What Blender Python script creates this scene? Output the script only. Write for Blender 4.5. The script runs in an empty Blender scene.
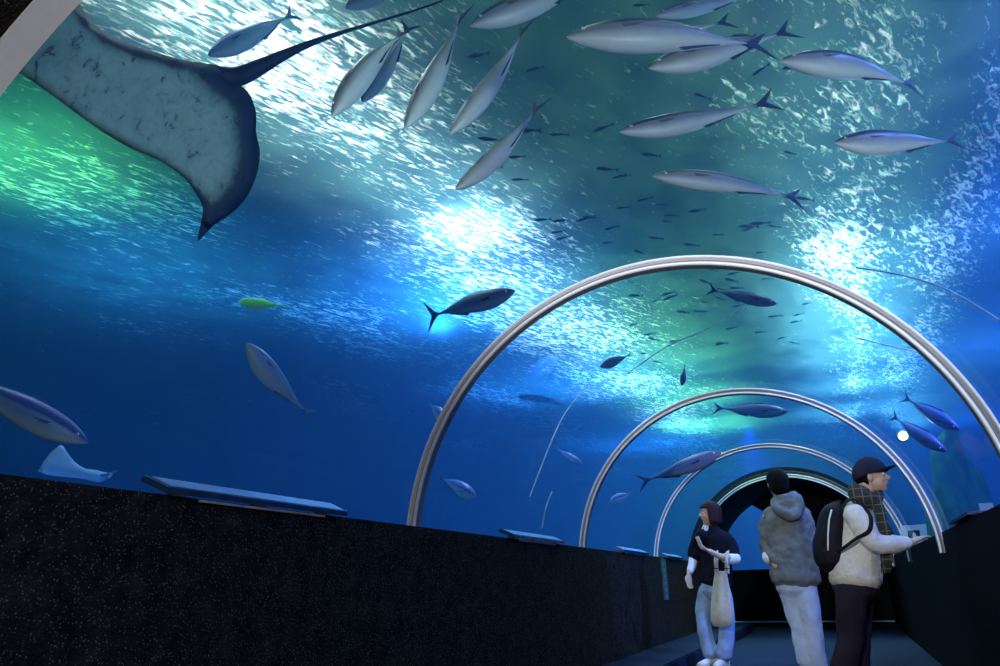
import bpy, bmesh, math, random
from mathutils import Vector, Matrix, noise
random.seed(7)
C = bpy.context.scene.collection
PI = math.pi
EYE = 0.81
F_PX = 738.0
FW = Vector((-0.3740, 0.8680, 0.3270)).normalized()
RT = Vector((0.9150, 0.4030, -0.0230)).normalized()
UP = RT.cross(FW).normalized(); RT = FW.cross(UP).normalized()
CAM = Vector((0, 0, EYE))

def ray(px, py):
    return (FW + RT*((px-500)/F_PX) - UP*((py-333)/F_PX)).normalized()
def at(px, py, Y):                       # the place point seen at a pixel, Y metres down the tunnel
    d = ray(px, py); return CAM + d*(Y/d.y)
def atd(px, py, dist):
    return CAM + ray(px, py)*dist

# ------------------------------------------------------------------ materials
def mat(name):
    m = bpy.data.materials.new(name); m.use_nodes = True
    nt = m.node_tree; nt.nodes.clear()
    out = nt.nodes.new('ShaderNodeOutputMaterial')
    return m, nt, out
def N(nt, t, **kw):
    n = nt.nodes.new(t)
    for k, v in kw.items():
        if k in n.inputs: n.inputs[k].default_value = v
        else: setattr(n, k, v)
    return n
def L(nt, a, b): nt.links.new(a, b)
def coords(nt, kind='Object', scale=(1,1,1), rot=(0,0,0)):
    tc = N(nt, 'ShaderNodeTexCoord'); mp = N(nt, 'ShaderNodeMapping')
    mp.inputs['Scale'].default_value = scale; mp.inputs['Rotation'].default_value = rot
    L(nt, tc.outputs[kind], mp.inputs['Vector']); return mp.outputs['Vector']
def ramp(nt, fac, stops):
    r = N(nt, 'ShaderNodeValToRGB'); e = r.color_ramp.elements
    while len(e) < len(stops): e.new(0.5)
    for i, (p, c) in enumerate(stops):
        e[i].position = p; e[i].color = c if len(c) == 4 else (*c, 1)
    L(nt, fac, r.inputs['Fac']); return r.outputs['Color']
def simple(name, col, rough=0.6, metal=0.0, var=0.25, scale=12.0, bump=0.0, bscale=80, spec=None, sheen=0.0, kind='Object'):
    m, nt, out = mat(name)
    b = N(nt, 'ShaderNodeBsdfPrincipled', Roughness=rough, Metallic=metal)
    b.inputs['Specular IOR Level'].default_value = spec if spec is not None else (0.5 if rough < 0.5 else 0.08)
    b.inputs['Sheen Weight'].default_value = sheen
    v = coords(nt, kind)
    nz = N(nt, 'ShaderNodeTexNoise', Scale=scale, Detail=4.0); L(nt, v, nz.inputs['Vector'])
    lo = tuple(c*(1-var) for c in col); hi = tuple(min(1, c*(1+var)) for c in col)
    L(nt, ramp(nt, nz.outputs['Fac'], [(0.3, lo), (0.7, hi)]), b.inputs['Base Color'])
    if bump:
        n2 = N(nt, 'ShaderNodeTexNoise', Scale=bscale, Detail=5.0); L(nt, v, n2.inputs['Vector'])
        bp = N(nt, 'ShaderNodeBump', Strength=bump, Distance=0.01); L(nt, n2.outputs['Fac'], bp.inputs['Height'])
        L(nt, bp.outputs['Normal'], b.inputs['Normal'])
    L(nt, b.outputs[0], out.inputs['Surface']); return m

M = {}
def black_carpet(name, fleck=0.9):
    m, nt, out = mat(name)
    v = coords(nt, 'Object')
    b = N(nt, 'ShaderNodeBsdfPrincipled', Roughness=0.75); b.inputs['Specular IOR Level'].default_value = 0.06
    vo = N(nt, 'ShaderNodeTexVoronoi', Scale=120.0); L(nt, v, vo.inputs['Vector'])
    nz = N(nt, 'ShaderNodeTexNoise', Scale=9.0, Detail=8.0, Roughness=0.7); L(nt, v, nz.inputs['Vector'])
    L(nt, ramp(nt, nz.outputs['Fac'], [(0.35, (0.003, 0.003, 0.004)), (0.75, (0.030, 0.026, 0.023))]), b.inputs['Base Color'])
    # pale mica flecks set in the coating, a few in a hundred grains
    sep = N(nt, 'ShaderNodeSeparateColor'); L(nt, vo.outputs['Color'], sep.inputs[0])
    g1 = N(nt, 'ShaderNodeMath', operation='GREATER_THAN'); g1.inputs[1].default_value = 0.80; L(nt, sep.outputs[0], g1.inputs[0])
    g2 = N(nt, 'ShaderNodeMath', operation='LESS_THAN'); g2.inputs[1].default_value = 0.26; L(nt, vo.outputs['Distance'], g2.inputs[0])
    mu = N(nt, 'ShaderNodeMath', operation='MULTIPLY'); L(nt, g1.outputs[0], mu.inputs[0]); L(nt, g2.outputs[0], mu.inputs[1])
    mu3 = N(nt, 'ShaderNodeMath', operation='MULTIPLY'); mu3.inputs[1].default_value = fleck
    L(nt, mu.outputs[0], mu3.inputs[0])
    fl = N(nt, 'ShaderNodeBsdfPrincipled', Roughness=0.4)
    L(nt, ramp(nt, sep.outputs[1], [(0.0, (0.05, 0.05, 0.055)), (1.0, (0.20, 0.18, 0.155))]), fl.inputs['Base Color'])
    bp = N(nt, 'ShaderNodeBump', Strength=0.9, Distance=0.006); L(nt, vo.outputs['Distance'], bp.inputs['Height'])
    L(nt, bp.outputs['Normal'], b.inputs['Normal'])
    mx = N(nt, 'ShaderNodeMixShader'); L(nt, mu3.outputs[0], mx.inputs[0]); L(nt, b.outputs[0], mx.inputs[1]); L(nt, fl.outputs[0], mx.inputs[2])
    L(nt, mx.outputs[0], out.inputs['Surface']); return m
M['carpet_wall'] = black_carpet('black_flecked_coating')
M['wall_r'] = simple('black_smooth_coating', (0.005, 0.005, 0.009), 0.75, bump=0.4, bscale=90, spec=0.04)
M['black'] = simple('matt_black_lining', (0.006, 0.006, 0.008), 0.8, bump=0.3, spec=0.2)
M['floor'] = simple('dark_blue_floor_carpet', (0.007, 0.016, 0.045), 0.85, bump=0.6, bscale=160, var=0.35, scale=30)
M['steel_mid'] = simple('shaded_steel_channel', (0.30, 0.30, 0.34), 0.4, 0.5, var=0.015)  # groove shade put into a darker copy of the ring steel
M['steel'] = simple('highlight_steel', (0.92, 0.93, 0.95), 0.38, 0.25, var=0.015)  # bead highlights put into a paler copy of the ring steel
M['steel_dark'] = simple('dull_steel', (0.20, 0.20, 0.20), 0.55, 0.3, var=0.1)
M['grey_paint'] = simple('pale_grey_flange', (0.75, 0.75, 0.74), 0.6, var=0.06)
M['panel'] = simple('glossy_dark_panel', (0.02, 0.05, 0.12), 0.22, var=0.3, spec=0.9)
M['panel_face'] = simple('blue_reflection_panel', (0.12, 0.26, 0.55), 0.30, var=0.25, scale=18, spec=0.9)  # blue of the reflected water put into the face colour
M['white_trim'] = simple('white_plastic', (0.6, 0.6, 0.58), 0.5)

def acrylic():
    m, nt, out = mat('clear_acrylic')
    tr = N(nt, 'ShaderNodeBsdfTransparent'); tr.inputs['Color'].default_value = (0.97, 0.985, 1, 1)
    gl = N(nt, 'ShaderNodeBsdfGlossy', Roughness=0.02)
    fr = N(nt, 'ShaderNodeFresnel', IOR=1.03)
    mx = N(nt, 'ShaderNodeMixShader'); L(nt, fr.outputs[0], mx.inputs[0]); L(nt, tr.outputs[0], mx.inputs[1]); L(nt, gl.outputs[0], mx.inputs[2])
    L(nt, mx.outputs[0], out.inputs['Surface']); return m
M['acrylic'] = acrylic()

def water_volume():
    m, nt, out = mat('tank_water')
    ab = N(nt, 'ShaderNodeVolumeAbsorption', Density=WAT_ABS); ab.inputs['Color'].default_value = (0.02, 0.50, 0.88, 1)
    sc = N(nt, 'ShaderNodeVolumeScatter', Density=WAT_SC, Anisotropy=0.0); sc.inputs['Color'].default_value = (0.11, 0.42, 0.95, 1)
    ad = N(nt, 'ShaderNodeAddShader'); L(nt, ab.outputs[0], ad.inputs[0]); L(nt, sc.outputs[0], ad.inputs[1])
    L(nt, ad.outputs[0], out.inputs['Volume']); return m
WAT_ABS, WAT_SC = 0.20, 0.045
M['water'] = water_volume()

def water_surface():
    m, nt, out = mat('rippled_water_surface')
    v = coords(nt, 'Object', scale=(1.0, 1.0, 1.0), rot=(0, 0, 0.35))
    # noise for the painted glints, small and stretched one way
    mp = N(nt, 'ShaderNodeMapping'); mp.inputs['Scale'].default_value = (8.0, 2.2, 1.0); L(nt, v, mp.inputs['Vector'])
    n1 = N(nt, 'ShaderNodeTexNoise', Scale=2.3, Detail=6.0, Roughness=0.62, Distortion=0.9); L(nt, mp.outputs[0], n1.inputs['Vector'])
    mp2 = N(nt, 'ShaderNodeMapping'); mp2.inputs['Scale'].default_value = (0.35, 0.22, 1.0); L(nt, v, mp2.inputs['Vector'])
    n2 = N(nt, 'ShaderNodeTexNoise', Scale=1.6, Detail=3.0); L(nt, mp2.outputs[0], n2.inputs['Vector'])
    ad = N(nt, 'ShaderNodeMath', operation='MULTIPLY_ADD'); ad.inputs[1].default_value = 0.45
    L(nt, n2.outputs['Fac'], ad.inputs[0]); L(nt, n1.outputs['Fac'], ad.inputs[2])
    # lanes that gather the painted glints along the bright bands of light
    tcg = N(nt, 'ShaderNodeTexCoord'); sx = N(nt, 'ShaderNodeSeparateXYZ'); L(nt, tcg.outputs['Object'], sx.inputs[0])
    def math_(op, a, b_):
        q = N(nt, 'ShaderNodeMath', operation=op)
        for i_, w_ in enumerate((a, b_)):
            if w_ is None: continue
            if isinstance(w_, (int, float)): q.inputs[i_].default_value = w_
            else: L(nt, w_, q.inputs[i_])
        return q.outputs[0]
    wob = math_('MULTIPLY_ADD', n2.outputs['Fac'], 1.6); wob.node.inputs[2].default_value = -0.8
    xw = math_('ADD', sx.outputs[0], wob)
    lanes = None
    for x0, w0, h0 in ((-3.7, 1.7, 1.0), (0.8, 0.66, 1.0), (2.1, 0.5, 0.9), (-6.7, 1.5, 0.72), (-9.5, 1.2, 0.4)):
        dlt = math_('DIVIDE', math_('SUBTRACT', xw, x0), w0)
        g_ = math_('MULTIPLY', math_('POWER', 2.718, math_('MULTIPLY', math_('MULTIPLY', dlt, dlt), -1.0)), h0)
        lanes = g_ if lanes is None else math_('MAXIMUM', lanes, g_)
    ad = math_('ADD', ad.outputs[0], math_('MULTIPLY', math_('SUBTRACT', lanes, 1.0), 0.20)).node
    glint_mask = ramp(nt, ad.outputs[0], [(0.69, (0.02, 0.02, 0.02)), (0.76, (0.25, 0.25, 0.25)), (0.82, (1, 1, 1))])
    # iridescent glint colours put into the pale patches
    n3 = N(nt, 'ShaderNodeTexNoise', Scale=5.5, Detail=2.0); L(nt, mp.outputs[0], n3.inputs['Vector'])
    glint_col = ramp(nt, n3.outputs['Fac'], [(0.28, (0.30, 0.75, 1.0)), (0.42, (0.60, 1.0, 0.62)), (0.50, (1.0, 1.0, 0.95)), (0.58, (1.0, 0.86, 0.60)), (0.70, (1.0, 0.60, 0.80))])
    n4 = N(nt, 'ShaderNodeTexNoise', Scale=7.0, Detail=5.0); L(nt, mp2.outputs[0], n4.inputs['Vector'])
    basec = ramp(nt, n4.outputs['Fac'], [(0.35, (0.07, 0.22, 0.20)), (0.65, (0.18, 0.42, 0.34))])  # dim reflection of the tank put into the teal base colour
    tl = N(nt, 'ShaderNodeBsdfTranslucent'); L(nt, glint_col, tl.inputs['Color'])
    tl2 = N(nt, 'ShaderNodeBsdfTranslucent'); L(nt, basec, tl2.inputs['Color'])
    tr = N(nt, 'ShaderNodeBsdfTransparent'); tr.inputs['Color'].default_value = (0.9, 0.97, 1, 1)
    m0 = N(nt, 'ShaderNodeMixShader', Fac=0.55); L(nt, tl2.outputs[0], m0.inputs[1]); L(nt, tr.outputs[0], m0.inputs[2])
    mx = N(nt, 'ShaderNodeMixShader'); L(nt, glint_mask, mx.inputs[0]); L(nt, m0.outputs[0], mx.inputs[1]); L(nt, tl.outputs[0], mx.inputs[2])
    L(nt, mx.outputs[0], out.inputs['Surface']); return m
M['surface'] = water_surface()

# ------------------------------------------------------------------ mesh helpers
def mesh_obj(name, bm, m=None, parent=None, smooth=True, loc=None):
    me = bpy.data.meshes.new(name); bm.normal_update(); bm.to_mesh(me); bm.free()
    if smooth:
        for p in me.polygons: p.use_smooth = True
    o = bpy.data.objects.new(name, me); C.objects.link(o)
    if m is not None:
        for mm in (m if isinstance(m, (list, tuple)) else [m]): me.materials.append(mm)
    if parent is not None:
        o.parent = parent
        o.matrix_parent_inverse = parent.matrix_world.inverted()
    return o
def tag(o, label, cat, group=None, kind=None):
    if label: o['label'] = label
    if cat: o['category'] = cat
    if group: o['group'] = group
    if kind: o['kind'] = kind
    return o
def struct(o): o['kind'] = 'structure'; return o
def empty(name, loc, rz=0):
    o = bpy.data.objects.new(name, None); C.objects.link(o)
    o.location = loc; o.rotation_euler = (0, 0, rz); o.empty_display_size = 0.1
    o.matrix_world = Matrix.LocRotScale(Vector(loc), Matrix.Rotation(rz, 3, 'Z').to_quaternion(), None)
    return o
def box(bm, x0, x1, y0, y1, z0, z1, mi=0):
    vs = [bm.verts.new((x, y, z)) for x in (x0, x1) for y in (y0, y1) for z in (z0, z1)]
    for f in ((0,1,3,2),(4,6,7,5),(0,4,5,1),(2,3,7,6),(0,2,6,4),(1,5,7,3)):
        fc = bm.faces.new([vs[i] for i in f]); fc.material_index = mi
    return vs
def loft(bm, rings, cap=True, closed=True):
    R_ = [[bm.verts.new(p) for p in r] for r in rings]
    n = len(R_[0])
    for a, b in zip(R_, R_[1:]):
        for i in range(n if closed else n-1):
            j = (i+1) % n
            bm.faces.new((a[i], a[j], b[j], b[i]))
    if cap:
        bm.faces.new(list(reversed(R_[0]))); bm.faces.new(R_[-1])
    return R_
def tube(bm, pts, rads, n=12, flat=None, up=Vector((0,0,1)), capr=True):
    """sweep ellipses; flat = per point ratio of the second radius; ends rounded"""
    pts = [Vector(p) for p in pts]
    if not hasattr(rads, '__len__'): rads = [rads]*len(pts)
    if flat is None: flat = [1.0]*len(pts)
    elif not hasattr(flat, '__len__'): flat = [flat]*len(pts)
    rings = []
    prev = None
    for i, p in enumerate(pts):
        t = (pts[min(i+1, len(pts)-1)] - pts[max(i-1, 0)]).normalized()
        if prev is None:
            s = t.cross(up)
            if s.length < 1e-3: s = t.cross(Vector((0,1,0)))
            s.normalize()
        else:
            s = (prev - t*prev.dot(t)).normalized()
        prev = s; w = t.cross(s)
        rings.append((p, s, w, rads[i], rads[i]*flat[i], t))
    out = []
    def ring(p, s, w, a, b): return [p + s*a*math.cos(2*PI*k/n) + w*b*math.sin(2*PI*k/n) for k in range(n)]
    p, s, w, a, b, t = rings[0]
    if capr: out += [ring(p - t*a*0.85, s, w, a*.35, b*.35), ring(p - t*a*0.5, s, w, a*.8, b*.8)]
    for p, s, w, a, b, t in rings: out.append(ring(p, s, w, a, b))
    if capr: out += [ring(p + t*a*0.5, s, w, a*.8, b*.8), ring(p + t*a*0.85, s, w, a*.35, b*.35)]
    loft(bm, out)
def smooth_pts(ctrl, n):
    """Catmull-Rom through control tuples of any length"""
    P = [list(c) for c in ctrl]; out = []
    for i in range(len(P)-1):
        p0, p1, p2, p3 = P[max(i-1,0)], P[i], P[i+1], P[min(i+2, len(P)-1)]
        for k in range(n):
            t = k/n
            out.append([0.5*((2*b) + (c-a)*t + (2*a-5*b+4*c-d)*t*t + (-a+3*b-3*c+d)*t**3) for a, b, c, d in zip(p0, p1, p2, p3)])
    out.append(P[-1]); return out

# ------------------------------------------------------------------ the tunnel
CX, CZ, RAD = -0.717, 0.992, 1.5
ARCH_Y = [3.733, 6.876, 10.02, 13.16]
XL, XR, ZP = -2.117, 0.765, 1.146
YN, YF = -2.5, 16.0
def arc_pts(r, a0, a1, n):
    return [(CX + r*math.cos(a0+(a1-a0)*i/n), CZ + r*math.sin(a0+(a1-a0)*i/n)) for i in range(n+1)]
def arc_sheet(bm, r, y0, y1, n=64, a0=-0.02, a1=PI+0.02, ny=1):
    pr = None
    for k in range(ny+1):
        y = y0+(y1-y0)*k/ny
        row = [bm.verts.new((x, y, z)) for x, z in arc_pts(r, a0, a1, n)]
        if pr:
            for i in range(n): bm.faces.new((pr[i], pr[i+1], row[i+1], row[i]))
        pr = row

bm = bmesh.new(); box(bm, XL, XR, YN, YF, -0.2, 0.0); struct(mesh_obj('floor', bm, M['floor'], smooth=False))
bm = bmesh.new(); box(bm, XL-0.45, XL, YN, YF, -0.2, ZP)
struct(mesh_obj('wall_left', bm, M['carpet_wall'], smooth=False))
bm = bmesh.new(); box(bm, XR, XR+0.14, YN, YF, -0.2, ZP)
struct(mesh_obj('wall_right', bm, M['wall_r'], smooth=False))
# the step along the left wall
bm = bmesh.new(); box(bm, XL, -1.56, 4.0, 14.6, 0.0, 0.13)
bmesh.ops.bevel(bm, geom=[e for e in bm.edges if e.calc_length() > 2], offset=0.012, segments=2, affect='EDGES')
st = mesh_obj('trim_1', bm, M['floor'], smooth=False); struct(st)

# acrylic vault
bm = bmesh.new(); arc_sheet(bm, RAD, 0.90, 13.3, 96, a0=-0.0, a1=PI, ny=1)
v = mesh_obj('window_2', bm, M['acrylic']); struct(v)
# black entrance vault and far vault (shells with thickness)
def vault(name, y0, y1, r0=RAD-0.004, r1=RAD+0.12, m=M['carpet_wall']):
    bm = bmesh.new()
    prof = arc_pts(r0, 0, PI, 64) + list(reversed(arc_pts(r1, 0, PI, 64)))
    a = [bm.verts.new((x, y0, z)) for x, z in prof]; b = [bm.verts.new((x, y1, z)) for x, z in prof]
    n = len(prof)
    for i in range(n):
        j = (i+1) % n; bm.faces.new((a[i], b[i], b[j], a[j]))
    h = n//2
    for i in range(h-1):
        bm.faces.new((a[i], a[i+1], a[n-2-i], a[n-1-i])); bm.faces.new((b[i], b[n-1-i], b[n-2-i], b[i+1]))
    return struct(mesh_obj(name, bm, m, smooth=False))
vault('trim_2', YN, 0.872)
vault('trim_3', 13.19, YF, m=M['black'])
# pale flange at the mouth of the acrylic
vault('trim_4', 0.8725, 0.948, RAD-0.012, RAD+0.06, M['grey_paint'])
# end wall with the blue opening on its left
bm = bmesh.new()
def endwall():
    y = YF
    arc = [(x, z) for x, z in arc_pts(RAD+0.02, 0, PI, 96)]
    # opening: left arc from angle a_top to a_bot, right sloping edge
    a_top, a_bot = math.radians(119.5), math.radians(178)
    inner = [(CX + 1.5*math.cos(a_top+(a_bot-a_top)*i/24), CZ + 1.5*math.sin(a_top+(a_bot-a_top)*i/24)) for i in range(25)]
    zb = 1.045
    inner = [p for p in inner if p[1] > zb] + [(inner[-1][0]+0.002, zb), (-0.80, zb), (-0.80, 1.83)]
    outer = [(CX+RAD+0.1, -0.2)] + arc_pts(RAD+0.1, 0, PI, 48) + [(CX-RAD-0.1, -0.2)]
    for yy in (y, y+0.15):
        vo = [bm.verts.new((x, yy, z)) for x, z in outer]; vi = [bm.verts.new((x, yy, z)) for x, z in inner]
        ed = []
        for vv in (vo, vi):
            for i in range(len(vv)): ed.append(bm.edges.new((vv[i], vv[(i+1) % len(vv)])))
        bmesh.ops.triangle_fill(bm, use_beauty=True, edges=ed)
        if yy == y: v1 = vi; o1 = vo
    for A, B in ((v1, vi), (o1, vo)):
        for i in range(len(A)):
            j = (i+1) % len(A); bm.faces.new((A[i], A[j], B[j], B[i]))
endwall(); struct(mesh_obj('wall_far', bm, M['black'], smooth=False))
bm = bmesh.new(); box(bm, -2.3, -0.7, YF+0.06, YF+0.09, 0.95, 2.45)
w = struct(mesh_obj('window_1', bm, M['acrylic'], smooth=False))
# thin grey skirting line on the far wall
bm = bmesh.new(); box(bm, XL+0.01, XR-0.01, YF-0.03, YF, 0.075, 0.10); struct(mesh_obj('baseboard_far', bm, M['grey_paint'], smooth=False))
# near end closing wall behind the camera
bm = bmesh.new(); box(bm, XL-0.4, XR+0.4, YN-0.15, YN, -0.2, 2.9); struct(mesh_obj('wall_near', bm, M['black'], smooth=False))

# steel rings
def make_ring(y):
    root = empty('support_ring', (CX, y, CZ))
    # profile in (radial inwards from RAD, axial) coordinates, swept round
    def sweep(name, prof, m):
        bm = bmesh.new(); n = 110; rings = []
        for i in range(n+1):
            a = PI*i/n
            rings.append([Vector((CX+(RAD-u)*math.cos(a), y+w, CZ+(RAD-u)*math.sin(a))) for u, w in prof])
        loft(bm, rings); return mesh_obj(name, bm, m, root, smooth=False)
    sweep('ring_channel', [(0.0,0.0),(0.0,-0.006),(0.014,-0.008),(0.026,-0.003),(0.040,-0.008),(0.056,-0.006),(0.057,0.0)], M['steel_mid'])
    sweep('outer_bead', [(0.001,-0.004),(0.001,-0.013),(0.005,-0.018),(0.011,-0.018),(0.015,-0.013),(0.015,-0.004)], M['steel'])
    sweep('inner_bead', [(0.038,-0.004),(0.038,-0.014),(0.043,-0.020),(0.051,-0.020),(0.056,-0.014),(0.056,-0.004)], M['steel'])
    sweep('ring_flange', [(0.0,0.001),(0.0,0.045),(0.057,0.045),(0.057,0.001)], M['steel_dark'])  # shade of the ring's underside put into this darker steel
    return root
ring_labels = ['nearest and widest steel ring arching over the acrylic tunnel', 'second steel ring from the camera, standing between the widest ring and the visitors',
               'third steel ring from the camera, passing behind the capped visitor', 'smallest steel ring, framing the mouth of the black far vault']
for y, lb in zip(ARCH_Y, ring_labels):
    r_ = make_ring(y); tag(r_, lb, 'ring', 'steel rings round the tunnel')

# ------------------------------------------------------------------ the tank
SURF_Z = 5.0
TX0, TX1, TY0, TY1, TZ0, TZ1 = -16.0, 12.0, -4.0, 34.0, -0.15, 5.9
def water_body():
    bm = bmesh.new()
    r = RAD + 0.01; zb = ZP-0.3
    arc = arc_pts(r, math.asin((0)/r), PI, 72)
    hole = [(CX+r, TZ0)] + arc + [(CX-r, TZ0)]
    # cross-section of the tank in segments: left block, roof fan, right block around the hole, swept y TY0..YT
    YT = YF + 0.05
    def sec(y):
        o = {}
        o['hole'] = [bm.verts.new((x, y, z)) for x, z in hole]
        o['box'] = [bm.verts.new(p) for p in ((TX1, y, TZ0), (TX1, y, TZ1), (TX0, y, TZ1), (TX0, y, TZ0))]
        return o
    A = sec(TY0); B = sec(YT)
    H = A['hole']; G = B['hole']
    for i in range(len(H)-1): bm.faces.new((H[i], H[i+1], G[i+1], G[i]))
    # near cap
    loop = A['box'] + list(reversed(H))
    bm.faces.new(loop)
    # plug face where the tunnel ends
    bm.faces.new(G)
    # far part
    Z = [bm.verts.new(p) for p in ((TX1, TY1, TZ0), (TX1, TY1, TZ1), (TX0, TY1, TZ1), (TX0, TY1, TZ0))]
    bx, bz = A['box'], B['box']
    for i in range(3):
        bm.faces.new((bx[i], bz[i], bz[i+1], bx[i+1])); bm.faces.new((bz[i], Z[i], Z[i+1], bz[i+1]))
    bm.faces.new((bx[0], H[0], G[0], bz[0])); bm.faces.new((bx[3], bz[3], G[-1], H[-1]))
    bm.faces.new((bz[0], G[0], G[-1], bz[3], Z[3], Z[0]))
    bm.faces.new(Z)
    bmesh.ops.recalc_face_normals(bm, faces=bm.faces[:])
    bmesh.ops.triangulate(bm, faces=[f for f in bm.faces if len(f.verts) > 4])
    return mesh_obj('tank_water', bm, M['water'], smooth=False)
w = water_body(); struct(w); w.name = 'trim_5'
bm = bmesh.new()
g = [[bm.verts.new((TX0+(TX1-TX0)*i/40, TY0+(TY1-TY0)*j/60, SURF_Z)) for i in range(41)] for j in range(61)]
for j in range(60):
    for i in range(40): bm.faces.new((g[j][i], g[j][i+1], g[j+1][i+1], g[j+1][i]))
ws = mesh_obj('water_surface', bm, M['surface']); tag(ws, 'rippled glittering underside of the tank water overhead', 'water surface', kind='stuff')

# tank walls and roof (painted rockwork, blue green)
M['tank'] = simple('tank_rock_paint', (0.03, 0.10, 0.13), 0.9, bump=0.8, bscale=3, scale=0.7, var=0.6)
bm = bmesh.new()
box(bm, TX0-0.3, TX0-0.01, TY0, TY1, TZ0, TZ1+2); struct(mesh_obj('wall_tank_left', bm, M['tank'], smooth=False))
bm = bmesh.new(); box(bm, TX1+0.01, TX1+0.3, TY0, TY1, TZ0, TZ1+2); struct(mesh_obj('wall_tank_right', bm, M['tank'], smooth=False))
bm = bmesh.new(); box(bm, TX0-0.3, TX1+0.3, TY1+0.01, TY1+0.3, TZ0, TZ1+2); struct(mesh_obj('wall_tank_far', bm, M['tank'], smooth=False))
bm = bmesh.new(); box(bm, TX0-0.3, TX1+0.3, TY0-0.3, TY0-0.01, TZ0, TZ1+2); struct(mesh_obj('wall_tank_near', bm, M['tank'], smooth=False))
bm = bmesh.new(); box(bm, TX0-0.3, TX1+0.3, TY0-0.3, TY1+0.3, TZ0-0.4, TZ0-0.06); struct(mesh_obj('floor_tank', bm, M['tank'], smooth=False))
bm = bmesh.new(); box(bm, TX0-0.3, TX1+0.3, TY0-0.3, TY1+0.3, TZ1+2, TZ1+2.2); struct(mesh_obj('ceiling_tank', bm, M['black'], smooth=False))


# ------------------------------------------------------------------ fish
def fish_skin(name, back, mid, belly, rough=0.38):
    m, nt, out = mat(name)
    b = N(nt, 'ShaderNodeBsdfPrincipled', Roughness=rough)
    at_ = N(nt, 'ShaderNodeAttribute'); at_.attribute_name = 'flank'
    v = coords(nt, 'Object', scale=(1, 1, 1))
    nz = N(nt, 'ShaderNodeTexNoise', Scale=14.0, Detail=4.0); L(nt, v, nz.inputs['Vector'])
    ma = N(nt, 'ShaderNodeMath', operation='MULTIPLY_ADD'); ma.inputs[1].default_value = 0.16
    L(nt, nz.outputs['Fac'], ma.inputs[0]); L(nt, at_.outputs['Fac'], ma.inputs[2])
    L(nt, ramp(nt, ma.outputs[0], [(0.16, belly), (0.46, mid), (0.60, mid), (0.70, back), (0.95, back)]), b.inputs['Base Color'])
    L(nt, b.outputs[0], out.inputs['Surface']); return m
M['silver'] = fish_skin('silver_fish_skin', (0.035, 0.055, 0.11), (0.34, 0.35, 0.37), (0.72, 0.75, 0.69))
M['blue'] = fish_skin('blue_fish_skin', (0.05, 0.10, 0.42), (0.22, 0.42, 0.68), (0.60, 0.75, 0.80))
M['dark'] = fish_skin('dark_fish_skin', (0.03, 0.05, 0.17), (0.07, 0.11, 0.27), (0.18, 0.24, 0.38))
M['green'] = fish_skin('green_lit_fish_skin', (0.10, 0.75, 0.12), (0.25, 0.95, 0.15), (0.4, 1.0, 0.2))  # green light falling on the fish put into skin and fin colour
M['fin_s'] = simple('grey_blue_fin', (0.06, 0.09, 0.17), 0.5)
M['fin_p'] = simple('pale_grey_fin', (0.20, 0.21, 0.23), 0.5)
M['fin_b'] = simple('blue_fin', (0.10, 0.18, 0.42), 0.5)
M['fin_d'] = simple('dark_fin', (0.02, 0.03, 0.08), 0.5)
M['fin_g'] = simple('green_lit_fin', (0.2, 0.8, 0.15), 0.5)
M['eye_w'] = simple('pale_eye', (0.85, 0.85, 0.85), 0.2, var=0.02)
M['eye_k'] = simple('dark_pupil', (0.01, 0.01, 0.01), 0.15, var=0.02)
SKIN = {'silver': ('silver', 'fin_s'), 'blue': ('blue', 'fin_b'), 'dark': ('dark', 'fin_d'), 'green': ('green', 'fin_g')}
PROF = [(0, 0.00), (0.015, 0.16), (0.05, 0.36), (0.12, 0.64), (0.22, 0.88), (0.34, 1.0), (0.48, 0.98), (0.62, 0.80), (0.75, 0.54), (0.86, 0.28), (0.94, 0.13), (1.0, 0.085)]
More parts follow.
